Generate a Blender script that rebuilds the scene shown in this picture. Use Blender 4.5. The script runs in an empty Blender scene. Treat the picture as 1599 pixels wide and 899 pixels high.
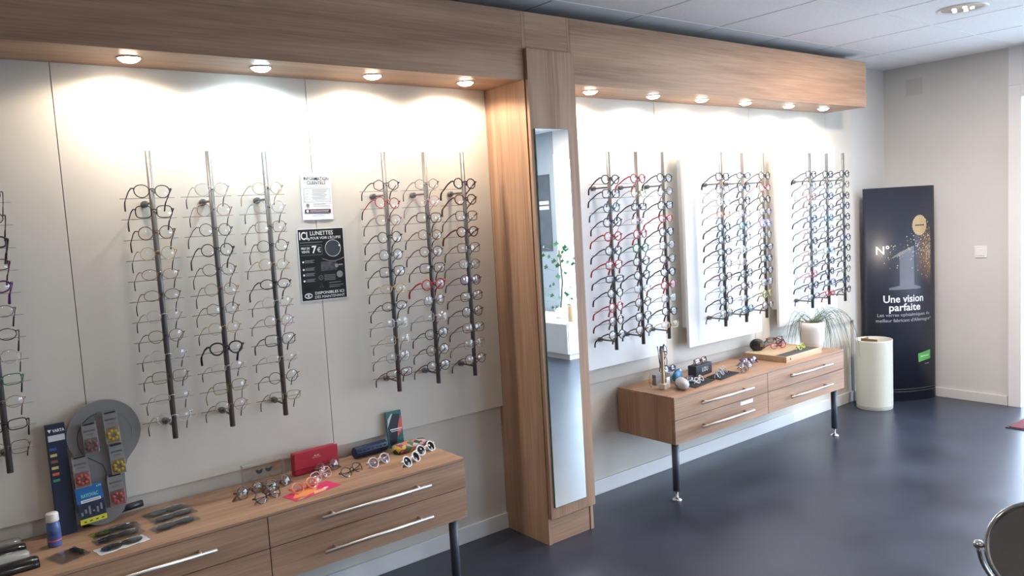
import bpy, math, random
from mathutils import Vector, Matrix
random.seed(7)
SC = bpy.context.scene
COL = SC.collection
# ------------------------------------------------------------------ camera
YAW, PITCH, ROLL, FPX = 0.6620, 0.0913, -0.0578, 1220.1
CAMP = Vector((0.0, -3.0, 1.5348))
cy, sy, cp, sp, cr, sr = math.cos(YAW), math.sin(YAW), math.cos(PITCH), math.sin(PITCH), math.cos(ROLL), math.sin(ROLL)
fwd = Vector((sy*cp, cy*cp, -sp)); up0 = Vector((sy*sp, cy*sp, cp)); rt0 = Vector((cy, -sy, 0))
rt = cr*rt0 + sr*up0; up = -sr*rt0 + cr*up0
cam = bpy.data.cameras.new('camera'); camo = bpy.data.objects.new('camera', cam); COL.objects.link(camo)
cam.sensor_width = 36; cam.lens = 36*FPX/1599; cam.clip_start = 0.02; cam.clip_end = 200
camo.matrix_world = Matrix(((rt.x, up.x, -fwd.x, CAMP.x), (rt.y, up.y, -fwd.y, CAMP.y), (rt.z, up.z, -fwd.z, CAMP.z), (0, 0, 0, 1)))
SC.camera = camo
# ------------------------------------------------------------------ world, light, exposure
W = bpy.data.worlds.new('daylight'); SC.world = W; W.use_nodes = True
bg = W.node_tree.nodes['Background']; bg.inputs[0].default_value = (0.64, 0.78, 1.0, 1); bg.inputs[1].default_value = 12.5
SC.view_settings.view_transform = 'Standard'; SC.view_settings.look = 'None'
SC.view_settings.exposure = 0.14; SC.view_settings.gamma = 1.0; SC.view_settings.use_curve_mapping = False
SPOT_W = 15.5; DOWN_W = 42.0
# overall room measures (metres)
XB, ZC, ZPB, ZFT, ZFB, YF, YW = 6.0626, 2.4786, 0.6191, 2.4256, 2.1276, -0.2944, 0.0263
XL, YR = -3.0, -6.0
XP1, XP2, XE = 2.2422, 2.5294, 5.2206
ZCT, ZCB, YC = 0.5626, 0.3134, -0.3889
def portal(name, loc, sx, sz, rot):
    l = bpy.data.lights.new(name, 'AREA'); l.shape = 'RECTANGLE'; l.size = sx; l.size_y = sz; l.cycles.is_portal = True
    o = bpy.data.objects.new(name, l); COL.objects.link(o); o.location = loc; o.rotation_euler = rot
portal('window_portal', (XB+0.10, -2.72, 1.07), 2.13, 3.56, (0, math.radians(90), 0))
portal('window_portal', (4.9, YR-0.06, 1.52), 1.4, 1.24, (math.radians(90), 0, 0))
# ------------------------------------------------------------------ materials
MATS = {}
def principled(name, col, rough=0.5, metal=0.0, spec=0.5, noise=0.0, scale=8.0, bump=0.0, coat=0.0, trans=0.0, emis=0.0, stretch=(1, 1, 1), rvar=0.0, lo=0.3):
    if name in MATS: return MATS[name]
    m = bpy.data.materials.new(name); m.use_nodes = True; nt = m.node_tree; b = nt.nodes['Principled BSDF']
    b.inputs['Base Color'].default_value = (*col, 1); b.inputs['Roughness'].default_value = rough
    b.inputs['Metallic'].default_value = metal; b.inputs['Specular IOR Level'].default_value = spec
    b.inputs['Coat Weight'].default_value = coat; b.inputs['Transmission Weight'].default_value = trans
    if emis: b.inputs['Emission Color'].default_value = (*col, 1); b.inputs['Emission Strength'].default_value = emis
    if noise or bump or rvar:
        tc = nt.nodes.new('ShaderNodeTexCoord'); mp = nt.nodes.new('ShaderNodeMapping'); mp.inputs['Scale'].default_value = stretch
        n = nt.nodes.new('ShaderNodeTexNoise'); n.inputs['Scale'].default_value = scale; n.inputs['Detail'].default_value = 6
        nt.links.new(tc.outputs['Object'], mp.inputs[0]); nt.links.new(mp.outputs[0], n.inputs['Vector'])
        if noise:
            r = nt.nodes.new('ShaderNodeValToRGB'); r.color_ramp.elements[0].position = lo; r.color_ramp.elements[1].position = 1-lo
            r.color_ramp.elements[0].color = (*[c*(1-noise) for c in col], 1); r.color_ramp.elements[1].color = (*[min(1, c*(1+noise)) for c in col], 1)
            nt.links.new(n.outputs['Fac'], r.inputs[0]); nt.links.new(r.outputs[0], b.inputs['Base Color'])
        if rvar:
            mr = nt.nodes.new('ShaderNodeMapRange'); mr.inputs['From Min'].default_value = lo; mr.inputs['From Max'].default_value = 1-lo
            mr.inputs['To Min'].default_value = rough-rvar; mr.inputs['To Max'].default_value = rough+rvar
            nt.links.new(n.outputs['Fac'], mr.inputs['Value']); nt.links.new(mr.outputs[0], b.inputs['Roughness'])
        if bump:
            bp = nt.nodes.new('ShaderNodeBump'); bp.inputs['Strength'].default_value = bump; bp.inputs['Distance'].default_value = 0.01
            nt.links.new(n.outputs['Fac'], bp.inputs['Height']); nt.links.new(bp.outputs[0], b.inputs['Normal'])
    MATS[name] = m; return m
def wood(name, axis, dark, light, rough=0.45):
    m = bpy.data.materials.new(name); m.use_nodes = True; nt = m.node_tree; b = nt.nodes['Principled BSDF']; L = nt.links.new
    b.inputs['Roughness'].default_value = rough; b.inputs['Specular IOR Level'].default_value = 0.35
    tc = nt.nodes.new('ShaderNodeTexCoord')
    def nz(along, across, detail, dist=0.0):
        mp = nt.nodes.new('ShaderNodeMapping'); s = [across]*3; s['xyz'.index(axis)] = along; mp.inputs['Scale'].default_value = s
        n = nt.nodes.new('ShaderNodeTexNoise'); n.inputs['Scale'].default_value = 1; n.inputs['Detail'].default_value = detail; n.inputs['Distortion'].default_value = dist
        L(tc.outputs['Object'], mp.inputs[0]); L(mp.outputs[0], n.inputs['Vector']); return n
    a = nz(0.7, 11, 3, 0.6); f = nz(3.5, 130, 4); c = nz(0.5, 4.5, 1)
    mx = nt.nodes.new('ShaderNodeMath'); mx.operation = 'MULTIPLY_ADD'; mx.inputs[1].default_value = 0.35; L(f.outputs['Fac'], mx.inputs[0])
    m2 = nt.nodes.new('ShaderNodeMath'); m2.operation = 'MULTIPLY_ADD'; m2.inputs[1].default_value = 0.45; L(a.outputs['Fac'], m2.inputs[0])
    m3 = nt.nodes.new('ShaderNodeMath'); m3.operation = 'MULTIPLY'; m3.inputs[1].default_value = 0.20; L(c.outputs['Fac'], m3.inputs[0])
    L(m3.outputs[0], m2.inputs[2]); L(m2.outputs[0], mx.inputs[2])
    r = nt.nodes.new('ShaderNodeValToRGB'); r.color_ramp.elements[0].position = 0.38; r.color_ramp.elements[1].position = 0.62
    r.color_ramp.elements[0].color = (*dark, 1); r.color_ramp.elements[1].color = (*light, 1)
    L(mx.outputs[0], r.inputs[0]); L(r.outputs[0], b.inputs['Base Color'])
    bp = nt.nodes.new('ShaderNodeBump'); bp.inputs['Strength'].default_value = 0.08; bp.inputs['Distance'].default_value = 0.002
    L(f.outputs['Fac'], bp.inputs['Height']); L(bp.outputs[0], b.inputs['Normal'])
    return m
def thin_glass(name, tint=(1, 1, 1), gloss=0.0, rough=0.0, ior=1.5):
    if name in MATS: return MATS[name]
    m = bpy.data.materials.new(name); m.use_nodes = True; nt = m.node_tree; nt.nodes.remove(nt.nodes['Principled BSDF'])
    out = nt.nodes['Material Output']; t = nt.nodes.new('ShaderNodeBsdfTransparent'); g = nt.nodes.new('ShaderNodeBsdfGlossy')
    t.inputs[0].default_value = (*tint, 1); g.inputs['Roughness'].default_value = rough
    lw = nt.nodes.new('ShaderNodeLayerWeight'); pw = nt.nodes.new('ShaderNodeMath'); pw.operation = 'POWER'; pw.inputs[1].default_value = 5.0
    ad = nt.nodes.new('ShaderNodeMath'); ad.operation = 'MULTIPLY_ADD'; ad.inputs[1].default_value = 0.9; ad.inputs[2].default_value = 0.04+gloss; ad.use_clamp = True
    mx = nt.nodes.new('ShaderNodeMixShader'); L = nt.links.new; L(lw.outputs['Facing'], pw.inputs[0]); L(pw.outputs[0], ad.inputs[0])
    L(ad.outputs[0], mx.inputs[0]); L(t.outputs[0], mx.inputs[1]); L(g.outputs[0], mx.inputs[2]); L(mx.outputs[0], out.inputs[0])
    MATS[name] = m; return m
def emitter(name, col, s):
    if name in MATS: return MATS[name]
    m = bpy.data.materials.new(name); m.use_nodes = True; nt = m.node_tree; nt.nodes.remove(nt.nodes['Principled BSDF'])
    e = nt.nodes.new('ShaderNodeEmission'); e.inputs[0].default_value = (*col, 1); e.inputs[1].default_value = s
    nt.links.new(e.outputs[0], nt.nodes['Material Output'].inputs[0]); MATS[name] = m; return m
WD, WLt = (0.285, 0.160, 0.100), (0.500, 0.318, 0.205)
wood_x = wood('oak_horizontal', 'x', WD, WLt); wood_z = wood('oak_vertical', 'z', WD, WLt); wood_y = wood('oak_end', 'y', WD, WLt)
wood_pale = wood('pale_birch', 'x', (0.46, 0.33, 0.20), (0.62, 0.47, 0.31))
M_panel = principled('panel_laminate', (0.64, 0.60, 0.525), 0.42, noise=0.05, scale=2.2)
M_board = principled('white_board', (0.77, 0.78, 0.785), 0.4, noise=0.015, scale=3)
M_wall = principled('wall_paint', (0.66, 0.62, 0.55), 0.7, noise=0.03, scale=3, bump=0.05)
M_wallb = principled('back_wall_paint', (0.62, 0.61, 0.59), 0.75, noise=0.03, scale=2, bump=0.05)
M_white = principled('white_lacquer', (0.78, 0.78, 0.78), 0.3)
M_tile = principled('ceiling_tile', (0.80, 0.80, 0.81), 0.85, noise=0.04, scale=60, bump=0.1)
M_dark = principled('dark_void', (0.02, 0.02, 0.02), 0.9)
M_floor = principled('polished_concrete', (0.030, 0.037, 0.058), 0.32, spec=0.6, noise=0.42, scale=2.6, bump=0.02, rvar=0.05, lo=0.22)
M_steel = principled('brushed_steel', (0.15, 0.147, 0.14), 0.45, metal=0.5)
M_chrome = principled('chrome', (0.80, 0.80, 0.80), 0.10, metal=1.0)
M_satin = principled('satin_handle', (0.72, 0.69, 0.65), 0.42, metal=1.0)
M_leg = principled('grey_leg', (0.085, 0.10, 0.13), 0.45, metal=0.2)
M_mirror = principled('mirror_silver', (0.90, 0.94, 0.94), 0.0, metal=1.0)
M_medge = principled('mirror_edge', (0.10, 0.22, 0.17), 0.15)
M_black = principled('black_plastic', (0.012, 0.012, 0.014), 0.35)
M_lens = thin_glass('demo_lens', (0.985, 0.99, 0.99), 0.03)
M_sun = principled('sun_lens', (0.006, 0.006, 0.007), 0.12)
M_tintp = thin_glass('violet_lens', (0.72, 0.62, 0.86), 0.15)
M_acry = thin_glass('acrylic', (0.93, 0.95, 0.95), 0.03)
M_bag = thin_glass('poly_bag', (0.82, 0.84, 0.84), 0.05, 0.14)
M_pane = thin_glass('window_pane', (0.96, 0.98, 0.98), 0.0)
M_ink = principled('ink_dark', (0.03, 0.03, 0.035), 0.6)
M_inkg = principled('ink_grey', (0.25, 0.25, 0.26), 0.6)
M_inkw = principled('ink_white', (0.85, 0.85, 0.85), 0.5)
M_paper = principled('paper', (0.86, 0.86, 0.88), 0.7)
# ------------------------------------------------------------------ mesh helpers
class MB:
    def __init__(s): s.v = []; s.f = []
    def add(s, v, f):
        n = len(s.v); s.v += [tuple(p) for p in v]; s.f += [tuple(i+n for i in q) for q in f]; return s
    def box(s, x0, x1, y0, y1, z0, z1, M=None):
        v = [Vector((x, y, z)) for x in (x0, x1) for y in (y0, y1) for z in (z0, z1)]
        if M is not None: v = [M @ p for p in v]
        return s.add(v, [(0, 1, 3, 2), (4, 6, 7, 5), (0, 4, 5, 1), (2, 3, 7, 6), (0, 2, 6, 4), (1, 5, 7, 3)])
    def tube(s, pts, r, seg=6, closed=False, cap=True):
        P = [Vector(p) for p in pts]; n = len(P); R = r if isinstance(r, (list, tuple)) else [r]*n
        vs = []; prev = None
        for i in range(n):
            if closed: t = P[(i+1) % n]-P[i-1]
            else: t = P[min(i+1, n-1)]-P[max(i-1, 0)]
            t.normalize()
            if prev is None:
                a = Vector((0, 0, 1)) if abs(t.z) < 0.9 else Vector((0, 1, 0)); u = t.cross(a).normalized()
            else:
                u = prev - t*prev.dot(t)
                u = u.normalized() if u.length > 1e-6 else t.orthogonal().normalized()
            prev = u; w = t.cross(u)
            for k in range(seg):
                an = 2*math.pi*k/seg; vs.append(P[i]+(u*math.cos(an)+w*math.sin(an))*R[i])
        fs = []
        for i in range(n if closed else n-1):
            j = (i+1) % n
            for k in range(seg):
                k2 = (k+1) % seg; fs.append((i*seg+k, i*seg+k2, j*seg+k2, j*seg+k))
        if cap and not closed:
            fs.append(tuple(range(seg-1, -1, -1))); fs.append(tuple((n-1)*seg+k for k in range(seg)))
        return s.add(vs, fs)
    def lathe(s, prof, c=(0, 0, 0), seg=24, axis='z', cap=True):
        vs = []; c = Vector(c)
        for (r, h) in prof:
            for k in range(seg):
                a = 2*math.pi*k/seg; p = (r*math.cos(a), r*math.sin(a), h)
                if axis == 'y': p = (p[0], p[2], p[1])
                if axis == 'x': p = (p[2], p[0], p[1])
                vs.append(c+Vector(p))
        fs = []
        for i in range(len(prof)-1):
            for k in range(seg):
                k2 = (k+1) % seg; fs.append((i*seg+k, i*seg+k2, (i+1)*seg+k2, (i+1)*seg+k))
        if cap: fs.append(tuple(range(seg-1, -1, -1))); fs.append(tuple((len(prof)-1)*seg+k for k in range(seg)))
        return s.add(vs, fs)
    def prism(s, poly, y0, y1):       # polygon in x-z, extruded along y
        n = len(poly); vs = [(x, y0, z) for x, z in poly]+[(x, y1, z) for x, z in poly]
        return s.add(vs, [tuple(range(n)), tuple(range(2*n-1, n-1, -1))]+[(i, i+n, (i+1) % n+n, (i+1) % n) for i in range(n)])
    def plate(s, poly, z0, z1):       # polygon in x-y, extruded along z
        n = len(poly); vs = [(x, y, z0) for x, y in poly]+[(x, y, z1) for x, y in poly]
        return s.add(vs, [tuple(range(n-1, -1, -1)), tuple(range(n, 2*n))]+[(i, (i+1) % n, (i+1) % n+n, i+n) for i in range(n)])
    def mesh(s, name, smooth=False):
        me = bpy.data.meshes.new(name); me.from_pydata([tuple(v) for v in s.v], [], s.f)
        if smooth: me.polygons.foreach_set('use_smooth', [True]*len(me.polygons))
        me.update(); return me
    def build(s, name, mat, parent=None, smooth=False, bevel=0.0, loc=None, rot=None):
        me = s.mesh(name, smooth); me.materials.append(mat)
        o = bpy.data.objects.new(name, me); COL.objects.link(o); o.parent = parent
        if loc: o.location = loc
        if rot: o.rotation_euler = rot
        if bevel:
            bv = o.modifiers.new('bevel', 'BEVEL'); bv.width = bevel; bv.segments = 2; bv.limit_method = 'ANGLE'
        return o
def tag(o, label, cat, group=None):
    assert len(label.split()) <= 16, label
    o['label'] = label; o['category'] = cat
    if group: o['group'] = group
    return o
def thing(name, label, cat, loc=(0, 0, 0), rz=0.0, group=None, rot=None):
    o = bpy.data.objects.new(name, None); COL.objects.link(o); o.empty_display_size = 0.02
    o.location = loc; o.rotation_euler = rot if rot else (0, 0, rz); return tag(o, label, cat, group)
def struct(name, mb, m, parent=None, **k):
    o = mb.build(name, m, parent, **k)
    if parent is None: o['kind'] = 'structure'
    return o
def B(*a): return MB().box(*a)
TXT = {}
def text_geo(body, size, align='CENTER', bold=0.0):
    cu = bpy.data.curves.new('t', 'FONT'); cu.body = body; cu.size = size; cu.align_x = align; cu.align_y = 'CENTER'; cu.offset = bold; cu.resolution_u = 3
    o = bpy.data.objects.new('t', cu); me = o.to_mesh()
    v = [(p.co.x, p.co.y) for p in me.vertices]; f = [tuple(p.vertices) for p in me.polygons]
    o.to_mesh_clear(); bpy.data.objects.remove(o); bpy.data.curves.remove(cu); return v, f
def lettering(body, size, x, z, y, mat, parent, width=None, bold=0.0, fn=None, align='CENTER', name='lettering', roll=0.0):
    v, f = text_geo(body, size, align, bold*size)
    if width and v:
        w = max(p[0] for p in v)-min(p[0] for p in v); k = width/w; v = [(p[0]*k, p[1]) for p in v]
    cr_, sr_ = math.cos(roll), math.sin(roll)
    v = [(x+p[0]*cr_-p[1]*sr_, z+p[0]*sr_+p[1]*cr_) for p in v]
    mb = MB(); mb.add([fn(a, b) for a, b in v] if fn else [(a, y, b) for a, b in v], f)
    return mb.build(name, mat, parent)
def strips(rows, y, mat, parent, name='small_print', fn=None):
    mb = MB()
    for x0, x1, z0, z1 in rows:
        q = [(x0, z0), (x1, z0), (x1, z1), (x0, z1)]
        mb.add([fn(a, b) for a, b in q] if fn else [(a, y, b) for a, b in q], [(0, 1, 2, 3)])
    return mb.build(name, mat, parent)
def sheet(poly, y, mat, parent, name, fn=None):
    mb = MB(); mb.add([fn(a, b) for a, b in poly] if fn else [(a, y, b) for a, b in poly], [tuple(range(len(poly)))])
    return mb.build(name, mat, parent)
def ring(cx, cz, r, n=24, a0=0, a1=2*math.pi): return [(cx+r*math.cos(a0+(a1-a0)*i/n), cz+r*math.sin(a0+(a1-a0)*i/n)) for i in range(n)]
# ------------------------------------------------------------------ the room
struct('floor', B(XL-0.1, XB+0.15, YR-0.1, 0.15, -0.08, 0), M_floor)
wl = struct('wall_left', B(XL, XB, YW, 0.15, 0, ZC+0.12), M_wall)
for i, x0 in enumerate([-3.1163+0.893*k for k in range(6)]):
    MB().box(x0+0.0012, x0+0.893-0.0012, 0.0, YW-0.001, ZPB, ZFT-0.02).build('wall_panel', M_panel, wl, bevel=0.0008)
for x0, x1 in ((XP2, 3.4224), (3.4224, 4.3154), (4.3154, 5.2084), (5.2084, 5.555)):
    MB().box(x0+0.0012, x1-0.0012, 0.0, YW-0.001, ZPB, ZFT-0.02).build('wall_panel', M_panel, wl, bevel=0.0008)
MB().box(5.558, XB, 0.004, YW-0.001, 0, ZC).build('wall_return', M_wallb, wl)
struct('baseboard_left', B(XL, XP1, YW-0.014, YW-0.0005, 0, 0.078).box(XP2, 5.556, YW-0.014, YW-0.0005, 0, 0.078), M_white, bevel=0.002)
struct('baseboard_corner', B(5.557, XB, -0.010, 0.0035, 0, 0.078), M_white, bevel=0.002)
wb = struct('wall_back', B(XB, XB+0.15, -0.855, 0.15, 0, ZC+0.12), M_wallb)
MB().box(XB, XB+0.15, -4.50, -0.855, 2.225, ZC+0.12).build('lintel', M_white, wb)
MB().box(XB, XB+0.15, YR, -4.50, 0, ZC+0.12).build('wall_section', principled('blue_grey_paint', (0.36, 0.42, 0.47), 0.7, noise=0.03), wb)
MB().box(XB-0.0015, XB, -0.285, -0.165, 2.26, 2.38).build('paint_patch', principled('patch_paint', (0.55, 0.54, 0.50), 0.6), wb)
struct('baseboard_back', B(XB-0.012, XB, -0.85, 0.003, 0, 0.068), M_wallb, bevel=0.002)
# ceiling with separate tiles
ce = struct('ceiling', B(XL, XB+0.15, YR, 0.15, ZC+0.045, ZC+0.12), M_dark)
tile_me = {}
T = 0.587
xs = [3.5735+T*k for k in range(-12, 5)]
ys = [-0.930+T*k for k in range(-9, 3)]
for i in range(len(xs)-1):
    for j in range(len(ys)-1):
        x0, x1, y0, y1 = max(xs[i], XL), min(xs[i+1], XB-0.02), max(ys[j], YR), min(ys[j+1], 0.02)
        if x1-x0 < 0.03 or y1-y0 < 0.03: continue
        key = (round(x1-x0, 3), round(y1-y0, 3))
        if key not in tile_me:
            m_ = MB().box(0.0055, x1-x0-0.0055, 0.001, y1-y0-0.001, 0, 0.016).mesh('ceiling_tile'); m_.materials.append(M_tile); tile_me[key] = m_
        o = bpy.data.objects.new('ceiling_tile', tile_me[key]); COL.objects.link(o); o.parent = ce; o.location = (x0, y0, ZC)
x0 = xs[-1]
MB().box(x0+0.003, XB-0.001, YR, 0.02, ZC+0.001, ZC+0.016).build('edge_strip', M_tile, ce)
for y in ys[:-1]:
    MB().box(XL, XB-0.03, y-0.006, y+0.006, ZC-0.0025, ZC+0.0).build('ceiling_rail', M_white, ce)
struct('wall_right', B(XL, 4.2, YR-0.12, YR, 0, ZC+0.1).box(5.6, XB+0.15, YR-0.12, YR, 0, ZC+0.1).box(4.2, 5.6, YR-0.12, YR, 0, 0.9).box(4.2, 5.6, YR-0.12, YR, 2.14, ZC+0.1), M_wall)
w2 = struct('window_2', B(4.2, 5.6, YR-0.06, YR-0.01, 0.9, 0.95).box(4.2, 5.6, YR-0.06, YR-0.01, 2.09, 2.14).box(4.2, 4.25, YR-0.06, YR-0.01, 0.95, 2.09).box(5.55, 5.6, YR-0.06, YR-0.01, 0.95, 2.09).box(4.875, 4.925, YR-0.06, YR-0.01, 0.95, 2.09), M_white)
MB().box(4.25, 5.55, YR-0.04, YR-0.034, 0.95, 2.09).build('glass_pane', M_pane, w2)
struct('wall_front', B(XL-0.12, XL, YR-0.12, 0.15, 0, ZC+0.1), principled('taupe_paint', (0.24, 0.20, 0.17), 0.7, noise=0.04))
# shop front: framed glass door and windows (seen at the right edge and in the tall mirror)
d1 = struct('door_1', B(XB-0.012, XB+0.06, -0.937, -0.857, 0.0, 2.222).box(XB-0.012, XB+0.06, -1.98, -0.937, 2.14, 2.222).box(XB-0.012, XB+0.06, -2.06, -1.98, 0, 2.222), M_white, bevel=0.002)
MB().box(XB+0.02, XB+0.026, -1.978, -0.939, 0.01, 2.138).build('glass_pane', M_pane, d1)
MB().tube([(XB-0.05, -1.88, 0.9), (XB-0.05, -1.88, 1.3)], 0.012, 10).box(XB-0.05, XB+0.02, -1.885, -1.875, 0.95, 0.96).box(XB-0.05, XB+0.02, -1.885, -1.875, 1.24, 1.25).build('door_handle', M_chrome, d1)
w1 = struct('window_1', B(XB-0.01, XB+0.05, -3.32, -3.27, 0, 2.222).box(XB-0.01, XB+0.05, -4.50, -4.45, 0, 2.222).box(XB-0.01, XB+0.05, -4.45, -2.061, 2.14, 2.222).box(XB-0.01, XB+0.05, -4.45, -2.061, 0, 0.06), M_white, bevel=0.002)
MB().box(XB+0.02, XB+0.026, -3.27, -2.062, 0.06, 2.14).build('glass_pane', M_pane, w1)
MB().box(XB+0.02, XB+0.026, -4.449, -3.32, 0.06, 2.14).build('glass_pane', M_pane, w1)
struct('street_ground', B(XB+0.15, 40, -30, 25, -0.12, -0.05).box(-15, XB+0.15, -30, YR-0.13, -0.12, -0.05), principled('pavement', (0.52, 0.52, 0.50), 0.8, noise=0.1, scale=2))
# ------------------------------------------------------------------ wooden pelmets with spotlights, pillar
def pelmet(label, x0, x1, end):
    t = thing('light_pelmet', label, 'pelmet', ((x0+x1)/2, YF, ZFB)); ox = -(x0+x1)/2
    def pb(*a): return MB().box(a[0]+ox, a[1]+ox, a[2]-YF, a[3]-YF, a[4]-ZFB, a[5]-ZFB)
    pb(x0, x1, YF, YF+0.019, ZFB, ZFT).build('face_board', wood_x, t, bevel=0.0008)
    pb(x0, x1-(0.019 if end else 0), YF+0.0195, -0.0005, ZFB+0.001, ZFB+0.020).build('soffit_board', wood_x, t)
    if end: pb(x1-0.019, x1, YF+0.0195, -0.0005, ZFB+0.001, ZFT).build('end_board', wood_y, t)
    return t, ox
pelL = pelmet('long oak fascia box with lit spotlights over the left bay', XL, XP1-0.001, False)
pelR = pelmet('oak fascia box with six spotlights, right of the mirror pillar', XP2+0.0005, XE, True)
spots = [(0.666, 'w'), (1.111, 'c'), (1.568, 'w'), (2.023, 'w'), (2.778, 'w'), (3.242, 'n'), (3.646, 'w'), (4.059, 'w'), (4.513, 'n'), (4.918, 'n')]
SCOL = {'w': (1.0, 0.84, 0.69), 'c': (0.70, 0.88, 1.0), 'n': (0.95, 0.97, 1.0)}
for x, k in spots:
    t, ox = pelL if x < XP1 else pelR
    y = -0.158
    f = MB().lathe([(0.030, -0.0002), (0.041, -0.003), (0.041, 0.0008), (0.030, 0.0008)], (0, 0, 0), 24, cap=False).build('spotlight', M_chrome if k != 'n' else M_white, t, True, loc=(x+ox, y-YF, 0.0))
    MB().lathe([(0.001, -0.015), (0.022, -0.012), (0.033, -0.004), (0.034, -0.001)], (0, 0, 0), 24, cap=True).build('lamp', emitter('spot_'+k, SCOL[k], {'w': 45, 'c': 60, 'n': 22}[k]), f, loc=(0, 0, 0))
    l = bpy.data.lights.new('spot_lamp', 'SPOT'); l.energy = SPOT_W*{'w': 1.0, 'c': 1.25, 'n': 0.45}[k]; l.color = SCOL[k]; l.spot_size = math.radians(164); l.spot_blend = 0.35; l.shadow_soft_size = 0.03
    lo = bpy.data.objects.new('spot_lamp', l); COL.objects.link(lo); lo.location = (x, y, ZFB-0.020); lo.rotation_euler = (math.radians(6), 0, 0)
p = thing('mirror_pillar', 'oak pillar with a tall narrow mirror, between the two display bays', 'pillar', ((XP1+XP2)/2, YF, 0)); ox = -(XP1+XP2)/2
def pb(*a): return MB().box(a[0]+ox, a[1]+ox, a[2]-YF, a[3]-YF, a[4], a[5])
pb(XP1, XP1+0.019, YF, YW-0.0005, 0, ZFT).build('side_panel', wood_z, p, bevel=0.0008)
pb(XP2-0.019, XP2, YF, YW-0.0005, 0, ZFT).build('side_panel', wood_z, p, bevel=0.0008)
pb(XP1+0.0195, XP2-0.0195, YF, YF+0.018, 2.270, ZFT).build('head_board', wood_x, p, bevel=0.0008)
pb(XP1+0.0195, XP2-0.0195, YF+0.004, YF+0.02, 0, 0.122).build('plinth_board', wood_x, p, bevel=0.0008)
pb(XP1+0.0195, XP2-0.0195, YF+0.006, YF+0.02, 0.1225, 2.2695).build('core_board', M_dark, p)
dr = pb(XP1+0.006, XP2, YF-0.020, YF-0.001, 0.1275, 2.2643).build('door_panel', wood_z, p, bevel=0.0008)
mr = pb(2.268, 2.466, YF-0.0265, YF-0.0202, 0.180, 1.916).build('mirror_glass_edge', M_medge, dr)
pb(2.2695, 2.4645, YF-0.0268, YF-0.0264, 0.1815, 1.9145).build('mirror', M_mirror, dr)
# ------------------------------------------------------------------ drawer cabinets
def cabinet(label, cols, legs):
    x0, x1 = cols[0], cols[-1]; cx = (x0+x1)/2
    t = thing('drawer_cabinet', label, 'cabinet', (cx, YC, 0))
    def cb(*a): return MB().box(a[0]-cx, a[1]-cx, a[2]-YC, a[3]-YC, a[4], a[5])
    cb(x0, x1, YC, YW-0.016, ZCT-0.010, ZCT).build('top_board', wood_x, t, bevel=0.0008)
    cb(x0, x0+0.018, YC+0.0195, YW-0.016, ZCB, ZCT-0.0105).build('side_panel', wood_z, t, bevel=0.0008)
    cb(x1-0.018, x1, YC+0.0195, YW-0.016, ZCB, ZCT-0.0105).build('side_panel', wood_z, t, bevel=0.0008)
    cb(x0+0.0185, x1-0.0185, YC+0.0195, YW-0.016, ZCB, ZCB+0.018).build('bottom_board', wood_x, t)
    cb(x0+0.0185, x1-0.0185, YC+0.022, YC+0.03, ZCB+0.019, ZCT-0.011).build('inner_rail', M_dark, t)
    for a, b in zip(cols[:-1], cols[1:]):
        for z0, z1, hz in ((0.4415, ZCT-0.0115, 0.504), (ZCB, 0.4385, 0.377)):
            d = cb(a+0.0015, b-0.0015, YC, YC+0.019, z0, z1).build('drawer', wood_x, t, bevel=0.0008)
            m = (a+b)/2-cx
            h = MB().tube([(m-0.228, -0.034, hz), (m+0.228, -0.034, hz)], 0.0062, 12)
            for s_ in (-0.18, 0.18): h.tube([(m+s_, -0.034, hz), (m+s_, 0.0, hz)], 0.005, 8)
            h.build('handle', M_satin, d, True)
    for lx in legs:
        MB().lathe([(0.019, 0.050), (0.019, ZCB)], (lx-cx, 0.045, 0), 16).build('leg', M_leg, t, True)
        MB().lathe([(0.026, 0), (0.026, 0.004), (0.012, 0.014), (0.006, 0.016), (0.006, 0.051)], (lx-cx, 0.045, 0), 16).build('levelling_foot', M_chrome, t, True)
    return t, cx
cabinet('long oak drawer cabinet in the left bay, crowded with cases and glasses', [-0.7478, 0.0802, 0.9082, 1.7364], [-0.70, 1.69])
c2, c2x = cabinet('oak drawer cabinet on slim legs, under the white boards', [3.0425, 3.8628, 4.7008], [3.090, 4.652])
MB().box(3.60-c2x, 3.715-c2x, -0.0012, -0.0002, 0.412, 0.432).build('blank_sticker', M_paper, c2)
# ------------------------------------------------------------------ white display boards
def board(label, x0, x1, z0=0.713, z1=1.903):
    cx = (x0+x1)/2; t = thing('display_board', label, 'display board', (cx, -0.0002, z0), group='white display boards')
    MB().box(x0-cx, x1-cx, -0.0750, -0.0565, 0, z1-z0).build('board_panel', M_board, t, bevel=0.001)
    MB().box(x0-cx+0.035, x1-cx-0.035, -0.056, 0, 0.11, z1-z0-0.10).build('spacer_block', M_board, t)
board('white display board hung directly right of the mirror pillar', 2.645, 3.360)
board('white display board in the middle of the right bay', 3.565, 4.282)
board('white display board furthest right, behind the potted grass', 4.478, 5.195)
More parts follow.
